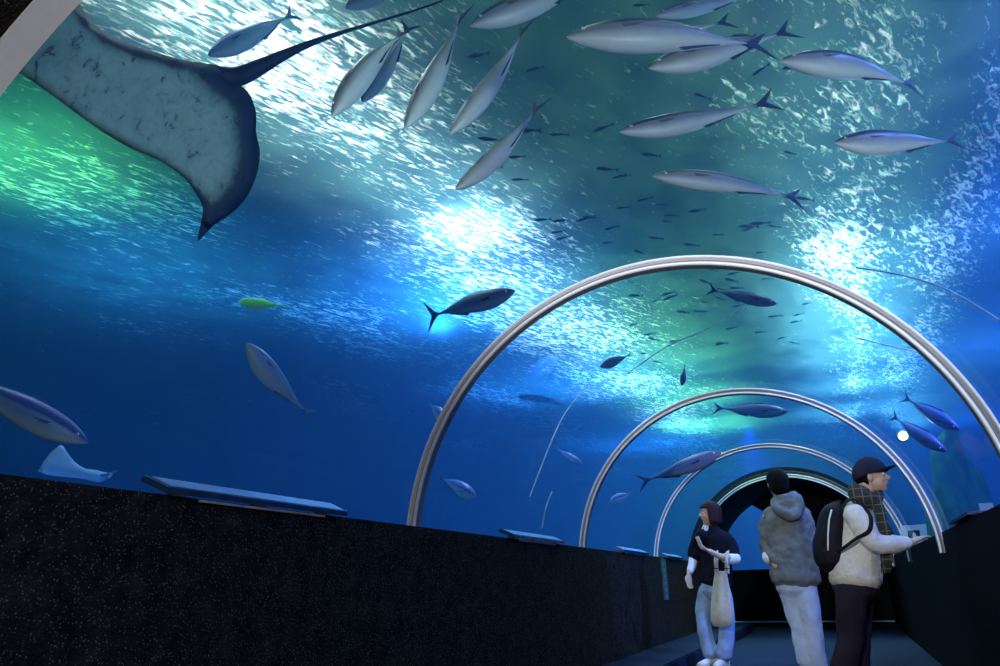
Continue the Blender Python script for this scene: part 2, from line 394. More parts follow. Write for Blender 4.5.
def fish(label, nose, tail, dn, dt, deep=0.12, wide=0.085, roll=0.0, bend=0.0, skin='silver', group=None, fins=True, tailsize=0.72, name='fish'):
    A = atd(*nose, dn); B = atd(*tail, dt)
    deep *= 0.84; wide *= 0.88
    X = (B-A); Ln = X.length; X.normalize()
    up = Vector((0,0,1)); Y_ = up.cross(X).normalized(); Z_ = X.cross(Y_).normalized()
    if roll:
        R_ = Matrix.Rotation(math.radians(roll), 3, X); Y_ = R_ @ Y_; Z_ = R_ @ Z_
    Lb = Ln*0.86
    def W_(u, y, z):              # u along the body 0..1, then offsets in metres
        s = u
        off = bend*Lb*(s*s*0.9 + math.sin(s*PI)*-0.25)
        return A + X*(u*Lb) + Y_*(y+off) + Z_*z
    mid = A + X*(Lb*0.4)
    root = empty(name, mid); tag(root, label, 'fish', group)
    bm = bmesh.new(); n = 20; rings = []; att = []
    prof = smooth_pts(PROF, 3)
    for u, r in prof:
        u = min(u, 1); hh = max(r, 0.012)*deep*Lb; ww = max(r, 0.012)*wide*Lb
        belly = 1.0 + 0.10*math.sin(min(u, 0.6)/0.6*PI)
        ring = []
        for k in range(n):
            a = 2*PI*k/n; cz = math.cos(a); sy = math.sin(a)
            z = cz*hh*(belly if cz < 0 else 1.0)
            ring.append(W_(u, math.copysign(abs(sy)**0.9, sy)*ww, z)); att.append(0.5+0.5*cz)
        rings.append(ring)
    loft(bm, rings)
    body = mesh_obj('body', bm, M[SKIN[skin][0]], root)
    ca = body.data.attributes.new('flank', 'FLOAT', 'POINT')
    for i, v_ in enumerate(att): ca.data[i].value = v_
    fm = M[SKIN[skin][1]]
    def fin(nm, outline, yoff=0, lean=0, th=0.006):
        bmf = bmesh.new(); c = len(outline)
        cx_ = sum(p[0] for p in outline)/c; cz_ = sum(p[1] for p in outline)/c
        t_ = th*Lb
        top = [bmf.verts.new(W_(p[0], yoff*Lb + lean*p[1]*Lb, p[1]*Lb)) for p in outline]
        m1 = bmf.verts.new(W_(cx_, yoff*Lb + lean*cz_*Lb + t_, cz_*Lb)); m2 = bmf.verts.new(W_(cx_, yoff*Lb + lean*cz_*Lb - t_, cz_*Lb))
        for i in range(c):
            j = (i+1) % c; bmf.faces.new((top[i], top[j], m1)); bmf.faces.new((top[j], top[i], m2))
        return mesh_obj(nm, bmf, fm, root, smooth=False)
    ts = tailsize
    fin('tail_fin', [(0.97, 0.012), (1.02, 0.030*ts), (1.08, 0.085*ts), (1.165, 0.165*ts), (1.11, 0.075*ts), (1.065, 0.012*ts), (1.06, -0.0), (1.065, -0.012*ts), (1.11, -0.075*ts), (1.165, -0.165*ts), (1.08, -0.085*ts), (1.02, -0.030*ts), (0.97, -0.012)])
    if fins:
        d = deep
        fin('dorsal_fin', [(0.36, d*0.96), (0.40, d*1.18), (0.47, d*1.10), (0.62, d*0.96), (0.80, d*0.52), (0.86, d*0.40), (0.82, d*0.34), (0.60, d*0.72), (0.45, d*0.92)])
        fin('anal_fin', [(0.58, -d*0.84), (0.61, -d*1.10), (0.68, -d*0.86), (0.84, -d*0.42), (0.82, -d*0.30), (0.66, -d*0.68)])
        for sgn in (-1, 1):
            w_ = wide*0.86
            bmf = bmesh.new(); o_ = [(0.25, w_, 0.0), (0.28, w_*1.15, 0.000), (0.38, w_*1.45, -0.020), (0.32, w_*1.2, -0.022), (0.26, w_, -0.016)]
            vs = [bmf.verts.new(W_(u, sgn*y*Lb, z*Lb)) for u, y, z in o_]; vs2 = [bmf.verts.new(W_(u, sgn*y*Lb, (z-0.006)*Lb)) for u, y, z in o_]
            bmf.faces.new(vs); bmf.faces.new(list(reversed(vs2)))
            for i in range(5): bmf.faces.new((vs[i], vs2[i], vs2[(i+1) % 5], vs[(i+1) % 5]))
            mesh_obj('pectoral_fin', bmf, M['fin_p'] if skin == 'silver' else fm, root, smooth=False)
            u0 = 0.085
            bme = bmesh.new(); bmesh.ops.create_uvsphere(bme, u_segments=10, v_segments=8, radius=0.012*Lb)
            pe = W_(u0, sgn*wide*0.50*Lb, deep*0.14*Lb)
            bmesh.ops.translate(bme, verts=bme.verts, vec=pe)
            e_ = mesh_obj('eye', bme, M['eye_w'], root)
            bme = bmesh.new(); bmesh.ops.create_uvsphere(bme, u_segments=8, v_segments=6, radius=0.0075*Lb)
            bmesh.ops.translate(bme, verts=bme.verts, vec=pe + Y_*sgn*0.006*Lb)
            mesh_obj('pupil', bme, M['eye_k'], e_)
    return root

G1 = 'silver fish cruising left under the surface'
fish('large silver fish with pale belly, biggest of the group overhead, forked tail pointing down', (566,37), (778,36), 3.7, 4.1, deep=0.108, wide=0.09, roll=-12, bend=0.05, group=G1)
fish('silver fish mostly hidden under the largest silver fish, only its pale belly showing', (607,47), (735,20), 4.3, 4.6, deep=0.10, wide=0.07, roll=-12, group=G1)
fish('silver fish slanting down left, just below and behind the largest silver fish', (648,68), (795,33), 3.9, 4.3, deep=0.13, wide=0.09, roll=-12, bend=-0.03, group=G1)
fish('silver fish at the top edge of the view, peeking out above the largest silver fish', (655,16), (760,-6), 4.5, 4.9, deep=0.10, wide=0.07, roll=-12, group=G1)
fish('silver fish with strongly arched back, at the right end of the upper row', (780,61), (932,74), 3.8, 4.2, deep=0.125, wide=0.09, roll=-12, bend=0.10, group=G1)
fish('slim silver fish with upright forked tail, alone in the teal water below the upper row', (619,132), (775,108), 4.0, 4.4, deep=0.095, wide=0.075, roll=-12, bend=-0.06, group=G1)
fish('slim silver fish with drooping dark tail, lowest of the left-facing silver fish', (652,176), (812,192), 4.2, 4.6, deep=0.085, wide=0.07, roll=-12, bend=0.07, group=G1)
fish('bluish silver fish farthest right, swimming among blue glints', (834,143), (964,141), 3.9, 4.3, deep=0.135, wide=0.09, roll=-12, bend=0.0, group=G1)
fish('pale silver fish cut off by the top edge, left of the largest silver fish', (470,26), (620,-30), 3.9, 4.3, deep=0.11, wide=0.09, roll=-12, bend=-0.04, group=G1)
G2 = 'silver fish diving down left in a slanting row'
fish('silver fish diving down left, leftmost of the slanting row beside the ray tail', (332,116), (404,18), 3.7, 4.2, deep=0.105, wide=0.10, roll=-50, bend=0.06, group=G2)
fish('teal tinted fish half hidden behind the leftmost diving silver fish', (362,102), (412,22), 4.6, 5.1, deep=0.11, wide=0.11, roll=-25, bend=0.0, group=G2)
fish('silver fish diving down left, second of the slanting row, tail fin spread wide', (405,128), (470,14), 3.8, 4.3, deep=0.095, wide=0.095, roll=-50, bend=-0.05, group=G2)
fish('silver fish diving down left, third of the slanting row, with long thin dark tail', (450,134), (536,30), 3.9, 4.4, deep=0.09, wide=0.085, roll=-55, bend=-0.07, group=G2)
fish('silver fish diving down left, lowest of the slanting row, above the brightest glare', (455,190), (549,112), 4.1, 4.6, deep=0.085, wide=0.085, roll=-55, bend=-0.09, group=G2)
fish('faint blue fish behind the tail of the large ray', (208,56), (298,12), 5.2, 5.6, deep=0.13, wide=0.10, roll=-10, skin='blue')
fish('faint pale fish cut off by the top edge beyond the tip of the ray tail', (345,8), (425,-34), 4.9, 5.3, deep=0.13, wide=0.12, skin='silver')
fish('dark blue fish heading right, left of the widest steel ring', (515,291), (425,318), 5.6, 6.0, deep=0.125, wide=0.10, roll=-10, skin='dark', tailsize=1.2)
fish('blue and silver fish heading steeply up left in the deep blue water', (246,343), (306,420), 4.6, 4.9, deep=0.15, wide=0.12, roll=-5, skin='blue', tailsize=0.7, bend=-0.08)
fish('large blue backed fish with raised dorsal fin, swimming down right at the left edge', (88,443), (-70,362), 3.7, 3.9, deep=0.125, wide=0.09, roll=2, skin='blue')
fish('small bright green lit fish alone in the blue water', (238,302), (288,306), 6.5, 6.7, deep=0.15, wide=0.09, skin='green', fins=False, tailsize=0.4)
fish('dark violet blue fish under the crown of the widest ring', (777,304), (708,290), 6.4, 6.6, deep=0.11, wide=0.11, skin='dark', bend=0.05)
fish('small dark fish among the glints inside the widest ring', (600,367), (632,354), 8.0, 8.2, deep=0.17, wide=0.12, skin='dark', fins=False, tailsize=0.5)
fish('tiny dark upright fish in the green water inside the widest ring', (682,386), (685,364), 9.0, 9.1, deep=0.17, wide=0.12, skin='dark', fins=False, tailsize=0.5)
fish('slender fish with bright belly rising right towards the third ring', (722,452), (640,484), 9.3, 9.8, deep=0.11, wide=0.09, skin='dark', bend=0.05)
fish('big dark fish under the crown of the second ring', (788,412), (712,408), 10.5, 10.8, deep=0.12, wide=0.10, skin='dark')
fish('dark fish heading down right in front of the glowing lamp', (947,452), (888,414), 7.4, 7.8, deep=0.12, wide=0.10, skin='dark', bend=-0.04)
fish('faint dark fish above the one passing the glowing lamp', (960,430), (902,396), 7.6, 8.0, deep=0.13, wide=0.10, skin='dark')
fish('small pale fish just left of the widest ring', (445,420), (429,403), 6.6, 6.9, deep=0.22, wide=0.12, skin='blue', fins=False, tailsize=0.5)
fish('faint grey blue fish low inside the widest ring', (476,497), (438,476), 7.5, 7.9, deep=0.17, wide=0.12, skin='blue')
fish('small pale fish between the widest and the second ring', (582,464), (555,448), 9.5, 9.8, deep=0.13, wide=0.1, skin='blue', fins=False, tailsize=0.6)
fish('small pale fish low inside the second ring', (610,502), (634,492), 10.5, 10.8, deep=0.2, wide=0.12, skin='blue', fins=False, tailsize=0.7)
fish('hazy dark fish in the bright blue left inside the widest ring', (524,388), (566,345), 17.0, 17.7, deep=0.2, wide=0.12, skin='dark', tailsize=0.7)

# school of small fish just under the surface
random.seed(33)
proto = None
SG = 'school of small fish near the surface'
SLAB = 'tiny dark fish of the scattered school beneath the glittering water surface'
M['small'] = simple('dim_grey_green_fish_skin', (0.05, 0.10, 0.12), 0.5)
def small_fish_mesh():
    bm = bmesh.new(); rings = []
    for u, r in PROF:
        hh = max(r, 0.03)*0.026; ww = max(r, 0.03)*0.017
        rings.append([Vector((u*0.24, math.sin(2*PI*k/10)*ww, math.cos(2*PI*k/10)*hh)) for k in range(10)])
    loft(bm, rings)
    t = [(0.235, 0.004), (0.285, 0.036), (0.262, 0.0), (0.285, -0.036), (0.235, -0.004)]
    a_ = [bm.verts.new((x, 0.002, z)) for x, z in t]; b_ = [bm.verts.new((x, -0.002, z)) for x, z in t]
    bm.faces.new(a_); bm.faces.new(list(reversed(b_)))
    return bm
proto = mesh_obj('small_fish', small_fish_mesh(), M['small'])
for i in range(90):
    o = proto if i == 0 else proto.copy()
    if i: C.objects.link(o)
    tag(o, SLAB, 'fish', SG)
    o.location = (random.uniform(-2.6, 0.2), random.uniform(4.2, 12.5), random.uniform(4.3, 4.9))
    o.rotation_euler = (random.uniform(-.2, .2), random.uniform(-.25, .25), random.gauss(0.3, 0.35)); sc_ = random.uniform(0.5, 0.85); o.scale = (sc_, sc_, sc_)

# ------------------------------------------------------------------ rays
from mathutils.geometry import delaunay_2d_cdt
def seg_dist(p, a, b):
    ab = (b[0]-a[0], b[1]-a[1]); l = ab[0]**2+ab[1]**2
    t = max(0, min(1, ((p[0]-a[0])*ab[0]+(p[1]-a[1])*ab[1])/l)) if l else 0
    return math.hypot(p[0]-a[0]-t*ab[0], p[1]-a[1]-t*ab[1])
def inside(p, poly):
    c = False
    for i in range(len(poly)):
        x1, y1 = poly[i]; x2, y2 = poly[i-1]
        if (y1 > p[1]) != (y2 > p[1]) and p[0] < (x2-x1)*(p[1]-y1)/(y2-y1)+x1: c = not c
    return c
def flat_body(name, outline, distf, thick, step, m, parent, axis, bulge, rimf=None):
    """a fish body of ray shape: outline swelled on both sides; axis = centre line with a thicker trunk"""
    ol = [tuple(p) for p in smooth_pts(list(outline)+[outline[0]], 4)][:-1]
    pts = list(ol)
    xs = [p[0] for p in ol]; ys = [p[1] for p in ol]
    x = min(xs)
    k = 0
    while x < max(xs):
        y = min(ys) + (step/2 if k % 2 else 0)
        while y < max(ys):
            if inside((x, y), ol) and min(seg_dist((x, y), ol[i], ol[i-1]) for i in range(len(ol))) > step*0.5: pts.append((x, y))
            y += step
        x += step*0.87; k += 1
    n0 = len(ol)
    r = delaunay_2d_cdt([Vector(p) for p in pts], [(i, (i+1) % n0) for i in range(n0)], [list(range(n0))], 1, 1e-4)
    vs, fs = r[0], r[2]
    bm = bmesh.new(); lo = []; hi = []; rim = []
    for v_ in vs:
        d = min(seg_dist(v_, ol[i], ol[i-1]) for i in range(n0))
        da = seg_dist(v_, axis[0], axis[1])
        dist = distf(v_[0], v_[1])
        h = thick*(1-math.exp(-d/(step*2.2))) + bulge*math.exp(-(da/(step*3.2))**2)*(1-math.exp(-d/(step*1.5)))
        p = atd(v_[0], v_[1], dist); rd = ray(v_[0], v_[1])
        lo.append(bm.verts.new(p - rd*h*0.5)); rim.append(rimf(v_, d) if rimf else d)
        if d < 1e-3: hi.append(lo[-1])
        else: hi.append(None)
    for i, v_ in enumerate(vs):
        if hi[i] is None:
            d_ = (lo[i].co - CAM); hh = thick
            dist = distf(v_[0], v_[1]); h = (atd(v_[0], v_[1], dist) - lo[i].co).length*2
            hi[i] = bm.verts.new(lo[i].co + ray(v_[0], v_[1])*h*1.4); rim.append(1.0)
    for f in fs:
        bm.faces.new([lo[i] for i in f])
        if any(hi[i] is not lo[i] for i in f): bm.faces.new([hi[i] for i in reversed(f)])
    bmesh.ops.recalc_face_normals(bm, faces=bm.faces[:])
    o = mesh_obj(name, bm, m, parent)
    a_ = o.data.attributes.new('flank', 'FLOAT', 'POINT')
    for i, v_ in enumerate(rim): a_.data[i].value = v_
    return o
def ray_skin():
    m, nt, out = mat('ray_skin')
    b = N(nt, 'ShaderNodeBsdfPrincipled', Roughness=0.55)
    a_ = N(nt, 'ShaderNodeAttribute'); a_.attribute_name = 'flank'
    v = coords(nt, 'Object')
    nz = N(nt, 'ShaderNodeTexNoise', Scale=9.0, Detail=7.0, Roughness=0.72); L(nt, v, nz.inputs['Vector'])
    ma = N(nt, 'ShaderNodeMath', operation='MULTIPLY_ADD'); ma.inputs[1].default_value = 0.45
    L(nt, nz.outputs['Fac'], ma.inputs[0]); L(nt, a_.outputs['Fac'], ma.inputs[2])
    base = ramp(nt, ma.outputs[0], [(0.22, (0.34, 0.46, 0.42)), (0.50, (0.20, 0.30, 0.29)), (0.72, (0.03, 0.045, 0.07)), (0.95, (0.010, 0.02, 0.08))])
    n2 = N(nt, 'ShaderNodeTexNoise', Scale=16.0, Detail=6.0, Roughness=0.75, Distortion=0.6); L(nt, v, n2.inputs['Vector'])
    spots = ramp(nt, n2.outputs['Fac'], [(0.34, (0.10, 0.14, 0.20)), (0.42, (0.8, 0.82, 0.82)), (0.6, (1, 1, 1))])
    mu = N(nt, 'ShaderNodeMix', data_type='RGBA', blend_type='MULTIPLY'); mu.inputs[0].default_value = 1.0
    L(nt, base, mu.inputs[6]); L(nt, spots, mu.inputs[7])
    L(nt, mu.outputs[2], b.inputs['Base Color'])
    bp = N(nt, 'ShaderNodeBump', Strength=0.35, Distance=0.02); L(nt, n2.outputs['Fac'], bp.inputs['Height']); L(nt, bp.outputs['Normal'], b.inputs['Normal'])
    L(nt, b.outputs[0], out.inputs['Surface']); return m
M['ray'] = ray_skin()
rr = empty('ray', atd(120, 80, 3.4)); tag(rr, 'large ray gliding overhead, pale spotted underside and long whip tail', 'ray')
ray_out = [(213,64),(232,80),(248,92),(256,112),(256,132),(260,154),(255,180),(243,202),(228,216),(213,226),(198,241),(201,222),(203,208),(196,194),(184,178),(160,161),(130,148),(100,130),(72,110),(42,88),(10,66),(-25,42),(-55,8),(-62,-30),(-40,-62),(-15,-100),(10,-150),(40,-190),(52,-150),(62,-90),(66,-45),(74,-12),(86,14),(106,33),(130,44),(155,52),(180,59),(200,63)]
trail = [(213,64),(232,80),(248,92),(256,112),(256,132),(260,154),(255,180),(243,202),(228,216),(198,241)]  # dark trailing rim widened to carry the acrylic's reflected double image
upper = [(52,-150),(62,-90),(66,-45),(74,-12),(86,14),(106,33),(130,44),(155,52),(180,59),(213,64)]
def rimf(v_, d):
    d1 = min(seg_dist(v_, trail[i], trail[i+1]) for i in range(len(trail)-1))
    d2 = min(seg_dist(v_, upper[i], upper[i+1]) for i in range(len(upper)-1))
    tip = math.hypot(v_[0]-200, v_[1]-225)
    a_ = max(0, 1-d1/34)*0.95; b_ = max(0, 1-d2/20)*0.75; c_ = max(0, 1-tip/42)*0.7
    return min(1.0, max(a_, b_, c_) + max(0, 1-d/9)*0.45)
RD = lambda x, y: 3.30 + (x-50)*0.0032 + (y-100)*0.0008
flat_body('body', ray_out, RD, 0.03, 9, M['ray'], rr, ((205,70), (-45,-10)), 0.16, rimf)
bm = bmesh.new()
tp = [(196,66,3.86,.022),(215,74,3.86,.042),(236,77,3.88,.046),(262,66,3.9,.036),(290,52,3.93,.022),(325,38,3.98,.013),(370,24,4.05,.008),(410,12,4.1,.006),(442,1,4.15,.004)]
tp = smooth_pts(tp, 4)
tube(bm, [atd(x, y, d) for x, y, d, r in tp], [r for *_, r in tp], n=10)
mesh_obj('tail', bm, M['fin_d'], rr)
r2 = empty('ray', atd(75, 465, 7)); tag(r2, 'small blue ray raising one wing, low beside the left parapet', 'ray')
flat_body('body', [(38,471),(46,458),(56,448),(62,445),(67,452),(74,461),(84,468),(96,470),(104,472),(113,474),(106,480),(98,482),(84,479),(66,477),(48,475)], lambda x, y: 6.2+(x-38)*0.004, 0.03, 4, M['blue'], r2, ((100,475), (50,470)), 0.05, lambda v_, d: 0.30)
bm = bmesh.new(); tube(bm, [atd(100,476,6.45), atd(110,474,6.5), atd(118,470,6.55)], [0.02,0.01,0.004], n=8); mesh_obj('tail', bm, M['fin_b'], r2)

# ------------------------------------------------------------------ rock, lamp in the tank, lines
M['rock'] = simple('algae_rock', (0.03, 0.13, 0.045), 0.9, var=0.7, scale=3, bump=1.0, bscale=6)
def rock(px, Y, w, h, label, seed, x=None, z0=-0.1):
    bm = bmesh.new(); bmesh.ops.create_icosphere(bm, subdivisions=5, radius=1.0)
    for v_ in bm.verts:
        n_ = noise.fractal(v_.co*1.6+Vector((seed, 0, 0)), 1.0, 2.0, 5)
        v_.co *= 1+0.35*n_
        v_.co = Vector((v_.co.x*w, v_.co.y*w*1.2, v_.co.z*h))
    o = mesh_obj('rock', bm, M['rock']); o.location = (px, Y, z0); tag(o, label, 'rock'); return o
rock(1.66, 12.6, 0.50, 2.75, 'large dark green rock rising behind the capped visitor', 3.0)
rock(1.34, 10.6, 0.30, 1.36, 'low mossy boulder behind the white card', 11.0)
rock(-8.2, 15.0, 2.6, 1.9, 'dim blue green reef mound far off in the left water', 6.0)

# lamp with a glowing lens
M['lens'], nt_, out_ = mat('lamp_lens')
em = N(nt_, 'ShaderNodeEmission', Strength=14.0); em.inputs['Color'].default_value = (0.85, 1.0, 0.75, 1); L(nt_, em.outputs[0], out_.inputs['Surface'])
lp = atd(903, 436, 9.0)
lr = empty('underwater_lamp', lp); tag(lr, 'glowing underwater lamp with pale green halo, right of the second ring', 'lamp')
toc = (CAM-lp).normalized()
def disc(bm, c, ax, r0, r1, L_, n=20):
    s = ax.cross(Vector((0,0,1))).normalized(); w_ = ax.cross(s)
    loft(bm, [[c + ax*z + s*r*math.cos(2*PI*k/n) + w_*r*math.sin(2*PI*k/n) for k in range(n)] for z, r in L_])
bm = bmesh.new(); disc(bm, lp, toc, 0, 0, [(-0.18, 0.02), (-0.16, 0.04), (-0.05, 0.06), (0.0, 0.068), (0.0, 0.052)]); mesh_obj('housing', bm, M['steel_dark'], lr)
bm = bmesh.new(); disc(bm, lp, toc, 0, 0, [(0.0, 0.045), (0.012, 0.036), (0.018, 0.012)]); mesh_obj('lens', bm, M['lens'], lr)

M['line'] = simple('pale_line', (0.75, 0.80, 0.85), 0.6, bump=0.5)  # thin pale tubes stand in for streaks reflected in the acrylic
def line(label, pts, r, group=None):
    bm = bmesh.new(); p = smooth_pts(pts, 6)
    tube(bm, [atd(x, y, d) for x, y, d in p], r, n=8); o = mesh_obj('streak', bm, M['line']); tag(o, label, 'streak', group); return o
line('thin pale line sagging to the right outside the widest ring', [(858,268,6.0),(905,276,5.8),(950,291,5.6),(1003,322,5.4)], 0.006)
line('thin pale line inside the right shoulder of the widest ring', [(858,338,7.4),(890,346,7.2),(915,351,7.0)], 0.007)
line('wispy pale reflected rope hanging down left between the first two rings', [(588,384,8.2),(566,412,8.0),(552,440,7.8),(540,470,7.7),(530,496,7.6)], 0.007)
line('pale reflected rope crossing the green glints under the widest ring', [(746,306,7.6),(705,330,7.8),(668,346,8.0),(630,372,8.3)], 0.006)
line('short reddish pale reflected rope hanging low between the first two rings', [(552,492,7.9),(546,508,7.9),(542,528,7.9)], 0.008)

# ------------------------------------------------------------------ ledge furniture
def info_panel(label, y0, y1, zlift=0.0, group='slanted information panels on the left ledge'):
    r = empty('information_sign', (XL, (y0+y1)/2, ZP)); tag(r, label, 'information sign', group)
    bm = bmesh.new()
    # slab leaning back: front low edge overhangs the ledge, rear high edge towards the glass
    xf, xb = XL+0.030, XL-0.073
    zf, zb = ZP+0.001, ZP+0.048
    nrm = Vector((-(zb-zf), 0, xb-xf)).normalized(); nrm = Vector((abs(nrm.x), 0, abs(nrm.z)))
    t = 0.022
    q = [Vector((xf, y0+0.02, zf)), Vector((xf, y1, zf)), Vector((xb, y1, zb)), Vector((xb, y0, zb))]
    a = [bm.verts.new(p) for p in q]; b_ = [bm.verts.new(p + nrm*t) for p in q]
    bm.faces.new(list(reversed(a))); bm.faces.new(b_)
    for i in range(4): bm.faces.new((a[i], a[(i+1) % 4], b_[(i+1) % 4], b_[i]))
    bmesh.ops.recalc_face_normals(bm, faces=bm.faces[:])
    mesh_obj('board', bm, M['panel'], r, smooth=False)
    bm = bmesh.new(); ins = 0.012
    c = [Vector((xf-ins, y0+0.04, 0)), Vector((xf-ins, y1-0.02, 0)), Vector((xb+ins, y1-0.02, 0)), Vector((xb+ins, y0+0.03, 0))]
    for p in c: p.z = zf + (zb-zf)*(xf-p.x)/(xf-xb)
    a = [bm.verts.new(p + nrm*(t+0.0008)) for p in c]; b_ = [bm.verts.new(p + nrm*(t+0.0025)) for p in c]
    bm.faces.new(list(reversed(a))); bm.faces.new(b_)
    for i in range(4): bm.faces.new((a[i], a[(i+1) % 4], b_[(i+1) % 4], b_[i]))
    mesh_obj('printed_face', bm, M['panel_face'], r, smooth=False)
    for yy in (y0+0.12, (y0+y1)/2, y1-0.12):
        bm = bmesh.new(); box(bm, XL-0.05, XL+0.005, yy-0.02, yy+0.02, ZP, ZP+0.024); mesh_obj('bracket', bm, M['steel_dark'], r, smooth=False)
    bm = bmesh.new(); box(bm, XL+0.001, XL+0.012, y0+0.2, y1-0.14, ZP-0.012, ZP-0.004); mesh_obj('light_strip', bm, M['white_trim'], r, smooth=False)
info_panel('longest looking slanted blue panel on the left ledge, nearest the camera', 1.88, 2.97)
info_panel('slanted blue panel on the left ledge between the first and second rings', 4.97, 6.08)
info_panel('slanted blue panel on the left ledge just before the third ring', 8.0, 9.2)
info_panel('farthest slanted panel on the left ledge, ending beside the woman in black', 10.3, 11.4)
# right ledge
def card(label, pos, w, h, rz, lean, mark):
    r = empty('information_card', pos); tag(r, label, 'card')
    Rm = Matrix.Rotation(rz, 3, 'Z') @ Matrix.Rotation(lean, 3, 'X')
    def slab(nm, x0, x1, z0, z1, y0, y1, m):
        bm = bmesh.new(); box(bm, x0, x1, y0, y1, z0, z1)
        for v_ in bm.verts: v_.co = Vector(pos) + Rm @ v_.co
        return mesh_obj(nm, bm, m, r, smooth=False)
    slab('board', -w/2, w/2, 0, h, -0.004, 0.004, M['card'])
    if mark:
        slab('picture', -w*0.22, w*0.24, h*0.22, h*0.74, -0.006, -0.0045, M['ink'])
        bm = bmesh.new()
        bmesh.ops.create_uvsphere(bm, u_segments=10, v_segments=8, radius=1)
        for v_ in bm.verts: v_.co = Vector(pos) + Rm @ Vector((v_.co.x*w*0.07+w*0.02, v_.co.y*0.001-0.0068, v_.co.z*h*0.16+h*0.48))
        mesh_obj('figure', bm, M['card'], r)
    return r
M['card'] = simple('white_card', (0.62, 0.64, 0.62), 0.5, var=0.05)
M['ink'] = simple('black_print', (0.01, 0.01, 0.015), 0.5)
card('tilted white card with a black square picture, by the capped visitor on the ledge', (XR+0.03, 9.7, ZP), 0.27, 0.25, -0.35, -0.35, True)
card('small white card farther right on the right ledge', (XR+0.10, 5.35, ZP), 0.075, 0.085, 0.2, -0.2, False)
# flat black panel on the right ledge
bm = bmesh.new(); box(bm, XR-0.03, XR+0.16, 5.2, 6.1, ZP+0.012, ZP+0.03); r = empty('information_sign', (XR, 5.6, ZP)); tag(r, 'thin dark panel lying on the right ledge before the second ring', 'information sign')
mesh_obj('board', bm, M['panel'], r, smooth=False)
for yy in (5.3, 6.0):
    bm = bmesh.new(); box(bm, XR+0.0, XR+0.1, yy-0.02, yy+0.02, ZP, ZP+0.012); mesh_obj('bracket', bm, M['steel_dark'], r, smooth=False)
# vertical strip sign on the left wall
M['strip'] = simple('dim_teal_strip', (0.045, 0.10, 0.10), 0.6)
M['strip_ink'] = simple('strip_print', (0.16, 0.24, 0.24), 0.6)
r = empty('strip_sign', (XL, 10.0, 0.9)); tag(r, 'narrow dim teal vertical strip sign on the left parapet below the third ring', 'sign')
bm = bmesh.new(); box(bm, XL, XL+0.012, 9.98, 10.25, 0.62, 1.13); mesh_obj('board', bm, M['strip'], r, smooth=False)
for k in range(6):
    z = 1.07-0.08*k; bm = bmesh.new()
    box(bm, XL+0.012, XL+0.014, 10.06, 10.17, z-0.006, z+0.006)
    box(bm, XL+0.012, XL+0.0141, 10.10 if k % 2 else 10.06, 10.12 if k % 2 else 10.08, z-0.028, z+0.018)
    mesh_obj('glyph', bm, M['strip_ink'], r, smooth=False)

# ------------------------------------------------------------------ people
def skin_mat(name, col):
    m, nt, out = mat(name)
    b = N(nt, 'ShaderNodeBsdfPrincipled', Roughness=0.5)
    b.inputs['Subsurface Weight'].default_value = 0.0
    v = coords(nt, 'Object'); nz = N(nt, 'ShaderNodeTexNoise', Scale=25.0, Detail=3.0); L(nt, v, nz.inputs['Vector'])
    L(nt, ramp(nt, nz.outputs['Fac'], [(0.3, tuple(c*0.9 for c in col)), (0.7, col)]), b.inputs['Base Color'])
    L(nt, b.outputs[0], out.inputs['Surface']); return m
M['skin'] = skin_mat('skin', (0.58, 0.36, 0.25))
M['lips'] = simple('lips', (0.42, 0.16, 0.13), 0.45)
M['hair_brown'] = simple('dark_brown_hair', (0.030, 0.009, 0.009), 0.5, scale=60, var=0.6, bump=0.6, bscale=120)
M['hair_black'] = simple('black_hair', (0.006, 0.006, 0.007), 0.75, scale=60, var=0.6, bump=0.6, bscale=120)
M['tee'] = simple('black_navy_jersey', (0.006, 0.006, 0.014), 0.85, scale=6, bump=0.3)
M['white_knit'] = simple('white_knit', (0.72, 0.73, 0.75), 0.85, var=0.06, bump=0.3)
M['fleece'] = simple('white_fleece', (0.74, 0.72, 0.66), 0.95, var=0.08, scale=40, bump=0.8, bscale=150, sheen=0.3)
M['fleece_hem'] = simple('cream_ribbing', (0.55, 0.50, 0.36), 0.9, var=0.1)
M['jeans'] = simple('washed_light_denim', (0.26, 0.36, 0.52), 0.85, var=0.22, scale=9, bump=0.4, bscale=60)
M['jeans_pale'] = simple('pale_denim', (0.42, 0.50, 0.66), 0.85, var=0.15, scale=8, bump=0.4, bscale=60)
M['jacket'] = simple('grey_parka_cloth', (0.15, 0.165, 0.17), 0.8, var=0.3, scale=9, bump=1.0, bscale=13)
M['trousers'] = simple('black_violet_trousers', (0.018, 0.013, 0.022), 0.8, scale=8, bump=0.3)
M['canvas'] = simple('natural_canvas', (0.50, 0.44, 0.36), 0.9, var=0.12, scale=20, bump=0.5, bscale=200)
M['shoe_w'] = simple('white_sneaker', (0.62, 0.60, 0.56), 0.6)
M['shoe_k'] = simple('black_shoe', (0.02, 0.02, 0.02), 0.5)
M['sole'] = simple('pale_rubber_sole', (0.45, 0.42, 0.36), 0.7)
M['cap'] = simple('navy_cap_cotton', (0.022, 0.022, 0.045), 0.85, bump=0.3)
M['pack'] = simple('black_nylon', (0.012, 0.012, 0.016), 0.55, bump=0.4)
